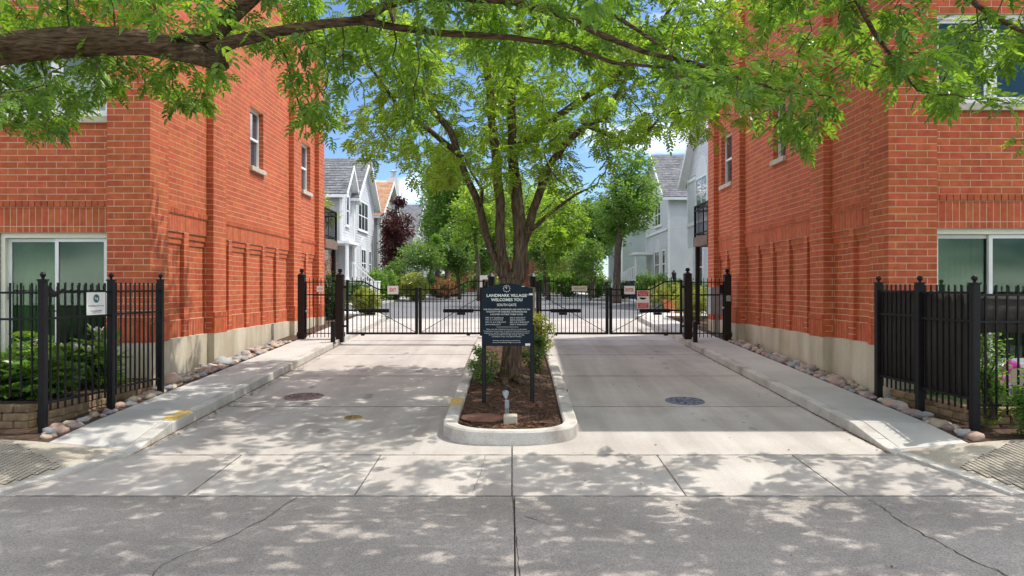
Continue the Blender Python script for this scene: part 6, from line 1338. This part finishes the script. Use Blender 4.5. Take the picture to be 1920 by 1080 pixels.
# front yard perennials with large leaves, left
PEO = compound(2, 0.16, 0.055, 0.12, True, 45, 0.2)
def perennial(x, y, rx, h, mat, label, n=90, size=1.0, seed=1, flowers=0, base=0.5, group=None, name='peony_bush'):
    e = empty(name, (x, y, base), label, 'shrub', group); rng = np.random.default_rng(seed); m = MB(); P = []; D = []; tops = []
    for k in range(n // 3):
        a = rng.random() * 6.28; r_ = rx * math.sqrt(rng.random()); hh = h * rng.uniform(0.65, 1.05) * (1 - 0.35 * (r_ / rx) ** 2); p0 = Vector((x + math.cos(a) * r_ * 0.5, y + math.sin(a) * r_ * 0.5, base - 0.05)); p1 = Vector((x + math.cos(a) * r_, y + math.sin(a) * r_, base + hh)); pm_ = p0.lerp(p1, 0.5) + Vector((0, 0, 0.05)); m.tube([p0, pm_, p1], [0.006, 0.005, 0.003], 5); tops.append(p1)
        for j in range(9): t = rng.uniform(0.2, 1.0); q = p0.lerp(p1, t); P.append(q); d = rng.normal(0, 1, 3); d[2] = abs(d[2]) * 0.2 + 0.1; D.append(d)
    m.build('stem', M['leaf_dark'], e); crown(PEO, np.array(P), np.array(D), size, M[mat], e, rng, 'foliage', jit=0.3)
    for k in range(flowers):
        p = tops[k * 3 % len(tops)] + Vector((0, -0.02, 0.03)); fm = MB()
        for j in range(9): a = j * 0.7; t = Vector((math.cos(a) * 0.06, math.sin(a) * 0.06, 0.03 + 0.03 * (j % 2))); s_ = Vector((-math.sin(a), math.cos(a), 0)) * 0.032; i = len(fm.v); fm.v += [tuple(p), tuple(p + t - s_), tuple(p + t * 1.3 + Vector((0, 0, .012))), tuple(p + t + s_)]; fm.f.append((i, i + 1, i + 2, i + 3))
        fm.build('flower', M['petal'], e)
GP = 'leafy plants in the left front yard'
for i, (x, y, rx, h, mt, fln, l) in enumerate(((-5.98, 9.15, 0.32, 0.55, 'leaf_mid', 0, 'large leaved green bush at the near corner of left fence'), (-6.5, 9.0, 0.42, 0.62, 'leaf_mid', 0, 'large leaved bush before the sliding door, second from fence corner'), (-7.2, 9.1, 0.5, 0.6, 'leaf_dark', 0, 'darker bush below the sliding door at the left edge'), (-5.92, 10.1, 0.34, 0.86, 'leaf_bright', 7, 'flowering peony with white blooms near the left brick pier'), (-6.4, 9.8, 0.38, 0.8, 'leaf_bright', 5, 'pale flowering bush below the left door sash'), (-8.0, 9.3, 0.5, 0.6, 'leaf_mid', 0, 'green bush beyond the left edge of the yard'), (-7.0, 10.3, 0.5, 0.75, 'leaf_mid', 2, 'tall leafy bush close to the sliding door'))):
    perennial(x, y, rx, h, mt, l, n=75, seed=60 + i, flowers=fln, base=0.48, group=GP)
# right: shrub in front of and inside the fence
shrub(5.98, 8.02, 0.30, 0.40, 'leaf_mid', 'leafy shrub in front of the right fence at the frame edge', n=240, leaf=0.06, per=9, seed=70, base=zg(8) + 0.1, name='privet_shrub'); shrub(5.72, 8.5, 0.20, 0.60, 'leaf_bright', 'taller light shrub rising through the right fence', n=150, leaf=0.055, per=6, seed=71, base=0.4, name='privet_shrub')
shrub(5.9, 9.9, 0.3, 0.75, 'leaf_bright', 'pale shrub whose tip shows over the dark fabric', n=130, leaf=0.06, per=8, seed=72, base=0.42, name='privet_shrub')
for i_, (x_, y_, r_, m_, l_) in enumerate(((-6.4, 61, 1.2, 'leaf_dark', 'dark hedge bush by the far left walk, third along'), (-5.9, 67, 1.3, 'leaf_mid', 'green hedge bush by the far left walk, last one'), (-3.0, 76, 1.6, 'leaf_mid', 'green bush at the far end left of trunk'), (3.4, 72, 1.6, 'leaf_bright', 'light bush at the far end right of trunk'), (6.3, 53, 1.1, 'leaf_mid', 'green bush before the grey green house'), (-7.6, 34.5, 0.7, 'leaf_dark', 'dark bush on the near left corner past the gates'), (7.9, 33.2, 0.8, 'leaf_bright', 'light bush on the near right corner past the gates'))):
    shrub(x_, y_, r_, r_ * 0.75, m_, l_, leaf=0.05 + y_ * 0.0022, seed=90 + i_, group=GS)
# litter of fallen leaves and twigs on the paving
fv = []; ff = []; rng = np.random.default_rng(77)
for k in range(260):
    side = rng.random(); x = rng.uniform(-4.1, 4.1); y = rng.uniform(4.6, 16)
    if side < 0.45: x = -4.10 + abs(rng.normal(0, 0.07)); y = rng.uniform(7.8, 15)
    elif side < 0.6: x = 4.10 - abs(rng.normal(0, 0.05)); y = rng.uniform(7.8, 15)
    if -0.95 < x < 0.95 and y > 8: continue
    s_ = rng.uniform(0.006, 0.018); a = rng.random() * 6.28; c, s2 = math.cos(a) * s_, math.sin(a) * s_; z = zg(y) + 0.005; i = len(fv)
    fv += [(x - c * 1.6, y - s2 * 1.6, z), (x + s2 * .6, y - c * .6, z + 0.003), (x + c * 1.6, y + s2 * 1.6, z + 0.004), (x - s2 * .6, y + c * .6, z + 0.006)]; ff.append((i, i + 1, i + 2, i + 3))
tag(link('fallen_leaves', np_mesh('fallen_leaves', fv, ff), M['mulch']), 'scattered dry leaf litter along the kerbs and paving', 'leaf litter', kind='stuff')
